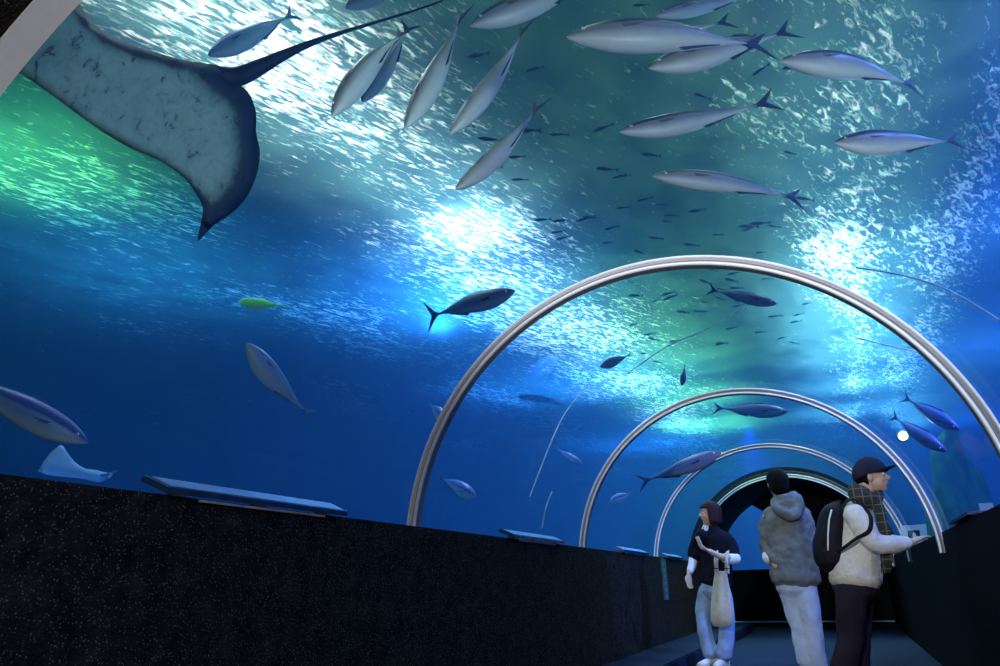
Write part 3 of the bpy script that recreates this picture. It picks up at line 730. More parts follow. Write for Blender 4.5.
def plaid():
    m, nt, out = mat('dark_plaid_wool')
    b = N(nt, 'ShaderNodeBsdfPrincipled', Roughness=0.95)
    v = coords(nt, 'Object', scale=(1, 1, 1)); sx = N(nt, 'ShaderNodeSeparateXYZ'); L(nt, v, sx.inputs[0])
    def bands(sock, f, th):
        m1 = N(nt, 'ShaderNodeMath', operation='MULTIPLY'); m1.inputs[1].default_value = f; L(nt, sock, m1.inputs[0])
        m2 = N(nt, 'ShaderNodeMath', operation='FRACT'); L(nt, m1.outputs[0], m2.inputs[0])
        m3 = N(nt, 'ShaderNodeMath', operation='LESS_THAN'); m3.inputs[1].default_value = th; L(nt, m2.outputs[0], m3.inputs[0]); return m3.outputs[0]
    a1 = bands(sx.outputs[0], 18, 0.12); a2 = bands(sx.outputs[2], 16, 0.10)
    mx = N(nt, 'ShaderNodeMath', operation='MAXIMUM'); L(nt, a1, mx.inputs[0]); L(nt, a2, mx.inputs[1])
    L(nt, ramp(nt, mx.outputs[0], [(0.0, (0.018, 0.026, 0.020)), (1.0, (0.15, 0.11, 0.06))]), b.inputs['Base Color'])
    L(nt, b.outputs[0], out.inputs['Surface']); return m
M['plaid'] = plaid()

fold_tex = bpy.data.textures.new('cloth_folds', 'CLOUDS'); fold_tex.noise_scale = 0.13; fold_tex.noise_depth = 2
def meld(o, voxel, sm=4, folds=0.0):
    """grow a pile of overlapping volumes into one continuous skin"""
    r = o.modifiers.new('skin', 'REMESH'); r.mode = 'VOXEL'; r.voxel_size = voxel; r.use_smooth_shade = True
    s = o.modifiers.new('smooth', 'SMOOTH'); s.factor = 0.5; s.iterations = sm
    if folds:
        d = o.modifiers.new('folds', 'DISPLACE'); d.texture = fold_tex; d.strength = folds; d.mid_level = 0.5; d.texture_coords = 'GLOBAL'
    return o
def ell(bm, c, ax, ay, az, n=20):
    """ellipsoid with half-axis vectors"""
    vs = bmesh.ops.create_uvsphere(bm, u_segments=n, v_segments=n//2+2, radius=1.0)['verts']
    for v_ in vs: v_.co = Vector(c) + ax*v_.co.x + ay*v_.co.y + az*v_.co.z
    return vs
class Person:
    def __init__(s, name, label, Y, foot):
        s.Y = Y; s.root = empty(name, (at(*foot, Y).x, Y, 0.0)); tag(s.root, label, 'person')
    def p(s, px, py, dy=0.0): return at(px, py, s.Y+dy)
    def limb(s, bm, ctrl, side=None, n=14, sub=4):
        """ctrl: (px, py, dy, half width, depth ratio)"""
        c = smooth_pts(ctrl, sub)
        pts = [s.p(*q[:3]) for q in c]
        bmt = bmesh.new()
        tube2(bm, pts, [q[3] for q in c], [q[4] for q in c], side, n)
        bmt.free()
def tube2(bm, pts, ra, fl, side, n=14):
    rings = []
    prev = None
    for i, p in enumerate(pts):
        t = (pts[min(i+1, len(pts)-1)] - pts[max(i-1, 0)]).normalized()
        if prev is None:
            ref = side if side is not None else (Vector((1,0,0)) if abs(t.x) < 0.8 else Vector((0,1,0)))
            prev = ref
        u = (prev - t*prev.dot(t)).normalized(); prev = u; w_ = t.cross(u)
        rings.append((p, u, w_, ra[i], ra[i]*fl[i], t))
    def rg(p, u, w_, a, b): return [p + u*a*math.cos(2*PI*k/n) + w_*b*math.sin(2*PI*k/n) for k in range(n)]
    p, u, w_, a, b, t = rings[0]; out = [rg(p-t*min(a,b)*0.6, u, w_, a*.55, b*.55)]
    for q in rings: out.append(rg(*q[:5]))
    p, u, w_, a, b, t = rings[-1]; out.append(rg(p+t*min(a,b)*0.6, u, w_, a*.55, b*.55))
    loft(bm, out)
def head_volumes(bm, c, f, up, s=1.0):
    """skull, jaw, nose, lips, ears and brow as volumes to be melded; f = facing"""
    f = f.normalized(); r_ = f.cross(up).normalized(); u = r_.cross(f).normalized()
    ell(bm, c + u*0.022*s - f*0.008*s, r_*0.074*s, f*0.094*s, u*0.092*s)
    ell(bm, c - u*0.035*s + f*0.018*s, r_*0.060*s, f*0.068*s, u*0.072*s)
    ell(bm, c - u*0.088*s + f*0.055*s, r_*0.026*s, f*0.022*s, u*0.018*s)        # chin
    ell(bm, c - u*0.018*s + f*0.094*s, r_*0.014*s, f*0.024*s, u*0.018*s)        # nose tip
    ell(bm, c + u*0.004*s + f*0.085*s, r_*0.009*s, f*0.014*s, u*0.028*s)        # nose bridge
    ell(bm, c - u*0.053*s + f*0.082*s, r_*0.022*s, f*0.012*s, u*0.011*s)        # mouth
    ell(bm, c + u*0.030*s + f*0.078*s, r_*0.048*s, f*0.014*s, u*0.012*s)        # brow
    for k in (-1, 1):
        ell(bm, c + r_*k*0.076*s - f*0.008*s - u*0.010*s, r_*0.010*s, f*0.018*s, u*0.030*s)   # ear
        ell(bm, c + r_*k*0.038*s + f*0.062*s - u*0.026*s, r_*0.020*s, f*0.020*s, u*0.020*s)   # cheek
    return r_, u
def face_parts(c, f, up, s, parent):
    f = f.normalized(); r_ = f.cross(up).normalized(); u = r_.cross(f).normalized()
    for k in (-1, 1):
        bm = bmesh.new(); ell(bm, c + r_*k*0.031*s + f*0.077*s + u*0.008*s, r_*0.014*s, f*0.011*s, u*0.009*s, 12); e_ = mesh_obj('eye', bm, M['eye_w'], parent)
        bm = bmesh.new(); ell(bm, c + r_*k*0.031*s + f*0.086*s + u*0.008*s, r_*0.007*s, f*0.004*s, u*0.0075*s, 10); mesh_obj('pupil', bm, M['eye_k'], e_)
        bm = bmesh.new(); ell(bm, c + r_*k*0.033*s + f*0.086*s + u*0.030*s, r_*0.020*s, f*0.006*s, u*0.004*s, 10); mesh_obj('eyebrow', bm, M['hair_black'], parent)
    bm = bmesh.new(); ell(bm, c - u*0.050*s + f*0.090*s, r_*0.019*s, f*0.008*s, u*0.004*s, 12); ell(bm, c - u*0.057*s + f*0.089*s, r_*0.016*s, f*0.008*s, u*0.005*s, 12)
    mesh_obj('lips', bm, M['lips'], parent)
def hand(bm, wrist, d, palm_n, s=1.0, curl=0.5, thumb=1, spread=0.12):
    """palm and five fingers: d = finger direction, palm_n = direction the palm faces, thumb = side sign"""
    d = d.normalized(); pn = (palm_n - d*palm_n.dot(d)).normalized(); sd = d.cross(pn)*thumb
    tube2(bm, [wrist - d*0.02*s, wrist + d*0.02*s, wrist + d*0.055*s, wrist + d*0.085*s], [0.025*s, 0.030*s, 0.040*s, 0.038*s], [0.75, 0.55, 0.42, 0.40], sd, 12)
    for k, (off, ln) in enumerate(((0.029, 0.070), (0.010, 0.078), (-0.010, 0.073), (-0.028, 0.058))):
        b0 = wrist + d*0.085*s + sd*off*s
        dirs = [(d*math.cos(curl*a) + pn*math.sin(curl*a) + sd*spread*off/0.03*0.5).normalized() for a in (0.4, 1.2, 2.1)]
        pts = [b0 - d*0.01*s, b0]
        for q, l in zip(dirs, (0.42, 0.33, 0.25)): pts.append(pts[-1] + q*ln*l*s)
        tube2(bm, pts, [0.0095*s, 0.0095*s, 0.009*s, 0.0083*s, 0.007*s], [1]*5, sd, 8)
    b0 = wrist + d*0.025*s + sd*0.026*s
    q1 = (d*0.65 + sd*0.75 + pn*0.15).normalized(); q2 = (d*0.9 + sd*0.25 + pn*0.45).normalized()
    tube2(bm, [b0, b0+q1*0.032*s, b0+q1*0.032*s+q2*0.028*s, b0+q1*0.032*s+q2*0.05*s], [0.013*s, 0.0115*s, 0.010*s, 0.008*s], [1]*4, pn, 8)
def hair_cap(c, f, up, s, m, parent, bob=0.0, name='hair', back=0.02, front_el=22, f0=0.30, side=-38):
    """shell of hair round the skull leaving the face free; bob lengthens the sides and nape"""
    f = f.normalized(); r_ = f.cross(up).normalized(); u = r_.cross(f).normalized()
    bm = bmesh.new(); na, ne = 40, 22; grid = []
    for i in range(ne+1):
        row = []
        for k in range(na):
            az = 2*PI*k/na                      # 0 = forward
            ff = math.cos(az)                   # 1 front
            face = max(0.0, (ff-f0)/(1-f0))
            lo = math.radians(front_el) * min(1, face*3) + math.radians(side)*(1-min(1, face*3))
            el = PI/2 + (lo-PI/2)*i/ne
            wob = 0.004*math.sin(k*5.3)+0.003*math.sin(k*11.0+i*0.4)
            rad = Vector((0.086+wob, 0.104+wob+back*max(0, -ff)*0.5, 0.106))*s
            x = math.cos(el)*math.sin(az)*rad.x; y = math.cos(el)*math.cos(az)*rad.y; z = math.sin(el)*rad.z
            p = c + u*0.022*s - f*0.008*s + r_*x + f*y + u*z
            if bob and i > ne*0.62 and face < 0.25:
                q = (i-ne*0.62)/(ne*0.38)
                xr = math.sin(az)*0.098*s; yr = math.cos(az)*0.112*s
                p2 = c + u*0.0*s - f*0.008*s + r_*xr + f*yr - u*bob*q*s
                k2 = min(1, q*1.6); p = p*(1-k2)+p2*k2
                if q > 0.85: p -= (r_*math.sin(az)+f*math.cos(az))*0.018*s
            row.append(bm.verts.new(p))
        grid.append(row)
    for i in range(ne):
        for k in range(na):
            j = (k+1) % na
            if i == 0 and False: continue
            bm.faces.new((grid[i][k], grid[i][j], grid[i+1][j], grid[i+1][k]))
    bmesh.ops.remove_doubles(bm, verts=bm.verts, dist=1e-5)
    o = mesh_obj(name, bm, m, parent)
    so = o.modifiers.new('thick', 'SOLIDIFY'); so.thickness = 0.016*s; so.offset = -1
    return o
def garment(P_, name, limbs, m, voxel=0.011, folds=0.012, sm=4, side=None):
    bm = bmesh.new()
    for l in limbs:
        sd = side
        if isinstance(l, tuple): l, sd = l
        P_.limb(bm, l, sd)
    o = mesh_obj(name, bm, m, P_.root); meld(o, voxel, sm, folds); return o
def shoe(P_, ankle, d, m, length=0.25):
    d = Vector((d.x, d.y, 0)).normalized(); a = Vector((ankle.x, ankle.y, 0.0)); sd = d.cross(Vector((0,0,1)))
    bm = bmesh.new()
    heel = a - d*0.07
    tube2(bm, [heel + Vector((0,0,.045)), a + Vector((0,0,.055)), a + d*0.07 + Vector((0,0,.045)), a + d*0.13 + Vector((0,0,.034)), a + d*(length-0.085) + Vector((0,0,.030))],
          [0.034, 0.038, 0.042, 0.046, 0.036], [1.0, 1.25, 0.95, 0.62, 0.55], sd, 14)
    tube2(bm, [a - d*0.02 + Vector((0,0,.06)), a - d*0.02 + Vector((0,0,.11))], [0.042, 0.044], [1.1, 1.1], sd, 14)
    o = mesh_obj('shoe', bm, m, P_.root); meld(o, 0.007, 3)
    bm = bmesh.new()
    rg = [(-.085, .018), (-.075, .034), (0, .040), (0.07, .045), (0.13, .050), (length-.085, .040), (length-.06, .02)]
    L_ = [a + d*x + sd*w_ for x, w_ in rg] + [a + d*x - sd*w_ for x, w_ in reversed(rg)]
    loft(bm, [[p + Vector((0,0,z)) for p in L_] for z in (0.0, 0.022)]); mesh_obj('sole', bm, M['sole'], o, smooth=False)

UPV = Vector((0, 0, 1))
# ---- woman in black top, looking left
A = Person('person', 'person in loose black top and light jeans looking left, canvas bag on forearm', 8.4, (714, 664))
fa = Vector((-0.93, -0.36, 0.06)); ta = Vector((-0.62, -0.78, 0)).normalized(); sa = Vector((0.78, -0.62, 0))
hc = A.p(709.5, 514)
bm = bmesh.new()
head_volumes(bm, hc, fa, UPV, 1.0)
A.limb(bm, [(712, 519, 0, .050, 1), (713, 530, 0.01, .052, 1)])
A.limb(bm, [(714, 533, 0, .10, .7), (714, 542, 0, .16, .62), (714, 560, 0, .14, .68), (714, 573, 0, .135, .72), (714, 590, 0, .160, .68)], sa)
for q in ([(708, 590, .05, .085, 1), (704, 606, .04, .075, 1), (704, 624, .02, .056, 1), (707, 640, .02, .050, 1), (711, 656, .02, .036, 1)],
          [(721, 590, -.05, .085, 1), (725, 606, -.06, .075, 1), (727, 626, -.06, .056, 1), (726, 642, -.04, .050, 1), (723, 656, -.03, .036, 1)],
          [(701, 537, .08, .042, 1), (695, 547, .08, .043, 1), (692, 560, .06, .036, 1), (689, 573, -.02, .026, 1)],
          [(728, 538, -.06, .05, 1), (733, 548, -.10, .043, 1), (734, 557, -.16, .038, 1), (722, 557, -.30, .033, 1), (709, 551, -.42, .025, 1)]):
    A.limb(bm, q)
hand(bm, A.p(689, 574, -.02), Vector((-0.05, -0.1, -1)), Vector((0.7, -0.6, 0)), 1.0, 0.45, 1)
wl = A.p(709, 551, -.42); hand(bm, wl, A.p(700, 547, -.46)-wl, Vector((0.1, -0.2, 0.9)), 1.0, 0.8, -1)
body = mesh_obj('body', bm, M['skin'], A.root); meld(body, 0.0065, 3)
face_parts(hc, fa, UPV, 1.0, A.root)
hair_cap(hc, fa, UPV, 1.10, M['hair_brown'], A.root, bob=0.105, front_el=18, f0=0.12)
garment(A, 'top', [([(711, 528, 0, .075, .8), (713, 533, 0, .13, .6), (715, 540, 0, .195, .58), (716, 555, 0, .20, .62), (716, 570, 0, .20, .66), (715, 584, 0, .19, .72)], sa),
    [(706, 536, -.02, .075, 1), (701, 538, .03, .080, 1), (697, 546, .08, .082, 1), (695, 556, .07, .08, 1)],
    [(725, 537, -.06, .070, 1), (731, 546, -.10, .074, 1), (733, 556, -.14, .074, 1)]], M['tee'], folds=0.02)
garment(A, 'undershirt_sleeve', [[(694, 556, .07, .052, 1), (692, 566, .03, .045, 1), (690, 571, 0, .038, 1)]], M['white_knit'], 0.008, 0.006)
garment(A, 'undershirt_sleeve', [[(736, 558, -.15, .060, 1), (730, 559, -.20, .055, 1), (724, 558, -.245, .048, 1)]], M['white_knit'], 0.008, 0.006)
garment(A, 'undershirt_collar', [[(706.5, 527, -.03, .032, 1), (706, 530, -.05, .026, 1)]], M['white_knit'], 0.008, 0)
garment(A, 'jeans', [([(714, 580, 0, .15, .75), (714, 592, 0, .165, .75)], sa),
    [(708, 590, .05, .095, 1), (704, 606, .04, .088, 1), (704, 624, .02, .078, 1), (707, 640, .02, .078, 1), (711, 654, .02, .085, 1)],
    [(721, 590, -.05, .095, 1), (725, 606, -.06, .088, 1), (727, 626, -.06, .080, 1), (726, 642, -.04, .080, 1), (723, 655, -.03, .088, 1)]], M['jeans'], folds=0.02)
shoe(A, A.p(712, 657, .02), Vector((-0.8, -0.75, 0)), M['shoe_w']); shoe(A, A.p(723, 658, -.03), Vector((-0.35, -0.95, 0)), M['shoe_w'])
# phone held up
ph = A.p(699.5, 542.5, -.50)
bm = bmesh.new(); ax = Vector((-0.28, -0.2, 0.94)).normalized(); ay = Vector((0.75, -0.65, 0.08)); ay = (ay-ax*ay.dot(ax)).normalized(); az = ax.cross(ay)
loft(bm, [[ph + az*z + ax*x + ay*y for x, y in ((-.062,-.021),(-.058,-.025),(.058,-.025),(.062,-.021),(.062,.021),(.058,.025),(-.058,.025),(-.062,.021))] for z in (-0.004, 0.004)])
o = mesh_obj('phone', bm, M['shoe_w'], smooth=False); tag(o, 'slim pale phone held up in the hand of the person in black', 'phone')
# tote bag on the forearm
tb = empty('tote_bag', A.p(722, 600, -.3)); tag(tb, 'long natural canvas tote bag hanging from the forearm of the person in black', 'bag')
bm = bmesh.new()
tc = smooth_pts([(721, 571, -.30, .075, .40), (721, 580, -.30, .095, .42), (721.5, 595, -.30, .120, .48), (722, 610, -.30, .138, .55), (722, 621, -.30, .135, .55), (722, 627, -.30, .105, .5)], 4)
pts = [A.p(*q[:3]) for q in tc]
rg = []
for i, (p, q) in enumerate(zip(pts, tc)):
    rg.append([p + sa*q[3]*(1+0.10*math.sin(6*th)*(1-i/len(pts)))*math.cos(th) + ta*q[3]*q[4]*(1+0.22*math.sin(5*th+1)*(1-i/len(pts)))*math.sin(th) for th in [2*PI*k/36 for k in range(36)]])
loft(bm, rg); o = mesh_obj('sack', bm, M['canvas'], tb); sb = o.modifiers.new('soft', 'SUBSURF'); sb.levels = 1; sb.render_levels = 1
for (x0, x1) in ((715.5, 717), (726.5, 726)):
    bm = bmesh.new()
    st_ = [(x1, 573, -.33), (x0, 562, -.36), (x0+0.5, 553.5, -.31), (x0+1, 551.5, -.25), (x0+1, 556, -.18), (x0+1, 573, -.27)]
    st_ = smooth_pts(st_, 5); tube2(bm, [A.p(*q) for q in st_], [0.022]*len(st_), [0.22]*len(st_), sa, 8); h_ = mesh_obj('handle', bm, M['canvas'], tb)
    bm = bmesh.new(); tube2(bm, [A.p(x0-2.6, 568.3, -.37), A.p(x0+3.4, 568.6, -.37)], [0.006]*2, [1, 1], UPV, 6); mesh_obj('stitching', bm, M['shoe_k'], h_)

# ---- man in grey hooded jacket, seen from behind
B = Person('person', 'person seen from behind in a grey hooded jacket and pale jeans', 7.2, (812, 672))
fb = Vector((-0.42, 0.88, 0.16)); sb_ = Vector((1, 0.18, 0)).normalized()
hc = B.p(777, 483)
bm = bmesh.new()
head_volumes(bm, hc, fb, UPV, 1.05)
B.limb(bm, [(779, 490, 0, .055, 1), (783, 505, 0, .06, 1)])
B.limb(bm, [(786, 508, 0, .13, .6), (788, 520, 0, .19, .58), (791, 550, 0, .16, .66), (796, 582, 0, .17, .66)], sb_)
for q in ([(790, 586, .02, .095, 1), (795, 606, .02, .082, 1), (801, 628, .0, .060, 1), (804, 648, 0, .054, 1), (808, 664, 0, .040, 1)],
          [(805, 586, .0, .095, 1), (810, 606, -.02, .082, 1), (814, 628, -.03, .060, 1), (817, 650, -.02, .054, 1), (819, 668, 0, .040, 1)],
          [(769, 516, 0, .055, 1), (767, 538, .03, .046, 1), (771, 557, -.06, .034, 1), (777, 567, -.10, .028, 1)],
          [(805, 516, 0, .055, 1), (812, 540, .05, .046, 1), (813, 560, .14, .034, 1), (806, 570, .2, .028, 1)]):
    B.limb(bm, q)
wl = B.p(777, 567, -.10); hand(bm, wl, Vector((0.35, 0.2, -0.9)), Vector((0.8, 0.5, 0.2)), 1.0, 0.5, 1)
wl = B.p(806, 570, .2); hand(bm, wl, Vector((-0.5, 0.1, -0.85)), Vector((-0.8, 0.3, 0.2)), 1.0, 0.5, -1)
body = mesh_obj('body', bm, M['skin'], B.root); meld(body, 0.0065, 3)
face_parts(hc, fb, UPV, 1.05, B.root)
bm = bmesh.new()
r_ = fb.cross(UPV).normalized(); fbn = fb.normalized(); ub = r_.cross(fbn)
ell(bm, hc + ub*0.030 - fbn*0.012, r_*0.097, fbn*0.112, ub*0.104, 24)
ell(bm, hc - ub*0.020 - fbn*0.035, r_*0.090, fbn*0.085, ub*0.085, 24)
ell(bm, hc - ub*0.065 - fbn*0.045, r_*0.066, fbn*0.05, ub*0.05, 18)
o = mesh_obj('hair', bm, M['hair_black'], B.root); meld(o, 0.007, 3, 0.012)
garment(B, 'jacket', [([(784, 503, 0, .10, .8), (785, 508, 0, .15, .65), (787, 516, 0, .205, .60), (790, 535, 0, .205, .68), (793, 558, 0, .205, .72), (796, 582, 0, .205, .76)], sb_),
    [(772, 514, 0, .085, 1), (768, 528, .02, .078, 1), (768, 542, .03, .072, 1), (770, 553, -.02, .066, 1), (776, 561, -.08, .062, 1)],
    [(801, 514, 0, .085, 1), (807, 530, .03, .078, 1), (810, 546, .06, .072, 1), (809, 560, .12, .066, 1)]], M['jacket'], folds=0.06)
bm = bmesh.new()
for q in ([(775, 501, -.02, .045, 1), (779, 510, -.13, .050, 1), (790, 515, -.16, .055, 1), (799, 509, -.12, .050, 1), (797, 497, -.02, .042, 1)],
          [(776, 496, .04, .035, 1), (784, 499, -.09, .04, 1), (795, 494, .02, .035, 1)]):
    B.limb(bm, q)
ell(bm, B.p(789, 508, -.09), Vector((0.11,0.02,0)), Vector((0,0.045,0.02)), Vector((0,-0.03,0.075)))
o = mesh_obj('hood', bm, M['jacket'], B.root); meld(o, 0.009, 4, 0.03)
garment(B, 'jeans', [([(795, 572, 0, .165, .7), (797, 590, 0, .175, .72)], sb_),
    [(790, 588, .02, .105, 1), (795, 606, .02, .098, 1), (801, 628, .0, .086, 1), (804, 648, 0, .082, 1), (808, 663, 0, .085, 1)],
    [(804, 588, .0, .105, 1), (808, 606, -.02, .098, 1), (812, 628, -.03, .086, 1), (815, 650, -.02, .082, 1), (817, 666, 0, .085, 1)]], M['jeans_pale'], folds=0.025)
shoe(B, B.p(808, 672, 0), fb, M['shoe_w'], 0.27); shoe(B, B.p(818, 674, 0), Vector((0.1, 1, 0)), M['shoe_w'], 0.27)
garment(B, 'shirt_cuff', [[(766.5, 555, -.05, .045, 1), (768.5, 560, -.07, .045, 1)]], M['white_knit'], 0.008, 0)

# ---- capped visitor in white fleece, profile to the right
Cc = Person('person', 'person in navy cap, white fleece and dark plaid scarf reaching to the right ledge', 6.2, (850, 694))
fc = Vector((0.95, -0.12, 0.06)); sc2 = Vector((0.10, -1, 0)).normalized()
hc = Cc.p(872, 477)
bm = bmesh.new()
head_volumes(bm, hc, fc, UPV, 1.05)
Cc.limb(bm, [(867, 484, 0, .055, 1), (861, 502, 0, .06, 1)])
Cc.limb(bm, [(859, 503, 0, .12, .62), (858, 518, 0, .18, .58), (857, 545, 0, .15, .70), (856, 570, 0, .145, .70)], sc2)
for q in ([(852, 588, -.08, .085, 1), (851, 612, -.08, .085, 1), (850, 640, -.07, .062, 1), (844, 666, -.08, .056, 1), (838, 690, -.08, .042, 1)],
          [(857, 588, .09, .085, 1), (858, 612, .10, .085, 1), (858, 640, .09, .062, 1), (858, 668, .10, .056, 1), (860, 688, .10, .042, 1)],
          [(857, 513, -.17, .055, 1), (866, 530, -.20, .047, 1), (877, 547, -.20, .040, 1), (895, 546, -.14, .033, 1), (913, 542, -.06, .026, 1)],
          [(861, 513, .17, .055, 1), (872, 532, .20, .047, 1), (884, 546, .20, .040, 1), (900, 545, .16, .033, 1), (912, 541, .12, .026, 1)]):
    Cc.limb(bm, q)
wl = Cc.p(913, 542, -.06); hand(bm, wl, Cc.p(929, 534, .05)-wl, Vector((0.2, 0, -1)), 1.0, 0.28, 1, 0.3)
wl = Cc.p(912, 541, .12); hand(bm, wl, Cc.p(926, 534, .30)-wl, Vector((0.2, 0, -1)), 1.0, 0.28, -1, 0.3)
body = mesh_obj('body', bm, M['skin'], Cc.root); meld(body, 0.0065, 3)
face_parts(hc, fc, UPV, 1.05, Cc.root)
hair_cap(hc, fc, UPV, 1.03, M['hair_black'], Cc.root, bob=0.0, front_el=45, f0=-0.35, side=-62)
# cap
f = fc.normalized(); r_ = f.cross(UPV).normalized(); u = r_.cross(f).normalized()
bm = bmesh.new(); rows = []
for i in range(15):
    el = PI/2 - (PI/2+0.22)*i/14
    row = []
    for k in range(40):
        az = 2*PI*k/40
        drop = -0.030*max(0, -math.cos(az))*(i/14)
        sq = 1.0 if i < 13 else 0.985
        row.append(hc + u*(0.040+drop) - f*0.012 + r_*math.cos(el)*math.sin(az)*0.100*sq + f*math.cos(el)*math.cos(az)*0.122*sq + u*math.sin(el)*0.112)
    rows.append([bm.verts.new(p) for p in row])
for a_, b_ in zip(rows, rows[1:]):
    for k in range(40):
        j = (k+1) % 40; bm.faces.new((a_[k], a_[j], b_[j], b_[k]))
bmesh.ops.remove_doubles(bm, verts=bm.verts, dist=1e-5)
capo = mesh_obj('cap', bm, M['cap'], Cc.root); so = capo.modifiers.new('thick', 'SOLIDIFY'); so.thickness = 0.004; so.offset = -1
bm = bmesh.new(); rws = []
for i in range(7):
    t_ = i/6; row = []
    for k in range(17):
        az = math.radians(-58+116*k/16)
        base = hc + u*0.030 - f*0.012 + r_*math.sin(az)*0.098 + f*math.cos(az)*0.120
        row.append(bm.verts.new(base + f*0.072*t_*math.cos(az*0.9) + u*(0.030*t_ - 0.022*math.sin(az)**2*t_)))
    rws.append(row)
for a_, b_ in zip(rws, rws[1:]):
    for k in range(16): bm.faces.new((a_[k], a_[k+1], b_[k+1], b_[k]))
o = mesh_obj('brim', bm, M['cap'], capo); so = o.modifiers.new('thick', 'SOLIDIFY'); so.thickness = 0.004; so.offset = 0
bm = bmesh.new(); ell(bm, hc + u*0.153 - f*0.012, r_*0.008, f*0.008, u*0.005, 10); mesh_obj('button', bm, M['cap'], capo)
garment(Cc, 'fleece', [([(860, 506, 0, .10, .75), (859, 511, 0, .16, .66), (858, 520, 0, .195, .66), (857, 540, 0, .19, .76), (856, 562, 0, .195, .86), (855, 578, 0, .195, .90)], sc2),
    [(856, 513, -.16, .085, 1), (864, 528, -.20, .080, 1), (876, 543, -.20, .072, 1), (893, 544, -.14, .062, 1), (907, 543, -.08, .045, 1)],
    [(861, 513, .16, .085, 1), (872, 530, .20, .078, 1), (884, 544, .20, .070, 1), (898, 544, .16, .060, 1), (907, 542, .13, .045, 1)]], M['fleece'], folds=0.03)
garment(Cc, 'fleece_hem', [([(855, 578, 0, .198, .91), (855.5, 583, 0, .192, .91)], sc2)], M['fleece_hem'], 0.01, 0.01)
garment(Cc, 'trousers', [([(856, 571, 0, .172, .84), (855, 582, 0, .180, .86), (855, 592, 0, .180, .84)], sc2),
    [(852, 588, -.08, .112, 1), (851, 612, -.08, .103, 1), (850, 640, -.07, .090, 1), (844, 666, -.08, .086, 1), (839, 686, -.08, .088, 1)],
    [(857, 588, .09, .112, 1), (858, 612, .10, .100, 1), (858, 640, .09, .086, 1), (858, 666, .10, .082, 1), (860, 686, .10, .085, 1)]], M['trousers'], folds=0.02)
shoe(Cc, Vector((Cc.p(838, 690, -.08).x, Cc.Y-.08, 0)), Vector((0.9, -0.1, 0)), M['shoe_k']); shoe(Cc, Vector((Cc.p(858, 690, .1).x, Cc.Y+.1, 0)), Vector((0.9, 0.3, 0)), M['shoe_k'])
# scarf
bm = bmesh.new()
Cc.limb(bm, [(853, 493, -.02, .050, .7), (858, 500, -.12, .055, .7), (868, 502, -.13, .055, .7), (877, 498, -.07, .05, .7), (879, 494, .02, .045, .7), (872, 490, .10, .045, .7), (858, 488, .09, .050, .7), (853, 493, -.02, .050, .7)], UPV)
Cc.limb(bm, [(853, 491, -.03, .055, .9), (859, 492, -.09, .058, .9), (868, 495, -.10, .050, .8)], UPV)
Cc.limb(bm, [(856, 494, -.10, .050, .8), (866, 498, -.13, .055, .8), (879, 498, -.07, .045, .8)], UPV)
for q in ([(875, 499, -.11, .045, .4), (880, 514, -.16, .045, .4), (884, 532, -.18, .045, .4), (886, 548, -.13, .045, .4), (887, 563, -.12, .042, .4)],):
    Cc.limb(bm, q, Vector((1, -0.5, 0)).normalized())
so_ = mesh_obj('scarf', bm, M['plaid'], Cc.root); meld(so_, 0.009, 3, 0.02)
for k in range(7):
    bm = bmesh.new(); x = 881.5+1.5*k
    tube2(bm, [Cc.p(x, 564, -.12), Cc.p(x+0.3, 569, -.12), Cc.p(x-0.2, 573, -.11)], [0.006, 0.005, 0.003], [1]*3, UPV, 6); mesh_obj('fringe', bm, M['plaid'], so_)
# backpack
bp = empty('backpack', Cc.p(833, 560, 0)); tag(bp, 'black rucksack with a pale zip line on the back of the capped visitor', 'backpack')
bm = bmesh.new()
tc = smooth_pts([(837, 507, 0, .10, .55), (835, 513, 0, .145, .66), (833, 530, 0, .16, .74), (832, 548, 0, .165, .80), (832.5, 562, 0, .155, .78), (834, 567, 0, .12, .62)], 4)
for q in ((tc),):
    tube2(bm, [Cc.p(*w_[:3]) for w_ in q], [w_[3] for w_ in q], [w_[4] for w_ in q], sc2, 20)
bo = mesh_obj('pack_body', bm, M['pack'], bp); meld(bo, 0.009, 5, 0.012)
bm = bmesh.new(); tube2(bm, [Cc.p(831.5, 510, -.16), Cc.p(829, 520, -.175), Cc.p(828, 535, -.185), Cc.p(828, 550, -.19)], [0.006]*4, [1]*4, UPV, 8); mesh_obj('zip', bm, M['grey_paint'], bo)
bm = bmesh.new(); tube2(bm, smooth_pts([tuple(Cc.p(838, 508, -.03)), tuple(Cc.p(839, 501, -.0)), tuple(Cc.p(843, 504, .03))], 4) and [Vector(q) for q in smooth_pts([tuple(Cc.p(838, 508, -.03)), tuple(Cc.p(839, 501, -.0)), tuple(Cc.p(843, 504, .03))], 4)], [0.010]*9, [1]*9, sc2, 8); mesh_obj('grab_loop', bm, M['pack'], bp)
bm = bmesh.new()
s1 = smooth_pts([(841, 510, -.12, .020), (848, 501, -.12, .020), (857, 500, -.14, .020), (865, 508, -.20, .020), (871, 518, -.245, .018), (869, 531, -.29, .016), (857, 538, -.29, .012), (845, 547, -.25, .012), (838, 552, -.19, .012)], 5)
tube2(bm, [Cc.p(*q[:3]) for q in s1], [q[3] for q in s1], [0.35]*len(s1), sc2, 8); mesh_obj('shoulder_strap', bm, M['pack'], bp)
bm = bmesh.new()
s1 = smooth_pts([(841, 510, .12, .020), (848, 500, .13, .028), (859, 499, .15, .028), (868, 508, .18, .026), (873, 520, .20, .024), (871, 534, .21, .014), (858, 548, .20, .012), (840, 553, .17, .012)], 5)
tube2(bm, [Cc.p(*q[:3]) for q in s1], [q[3] for q in s1], [0.35]*len(s1), sc2, 8); mesh_obj('shoulder_strap', bm, M['pack'], bp)


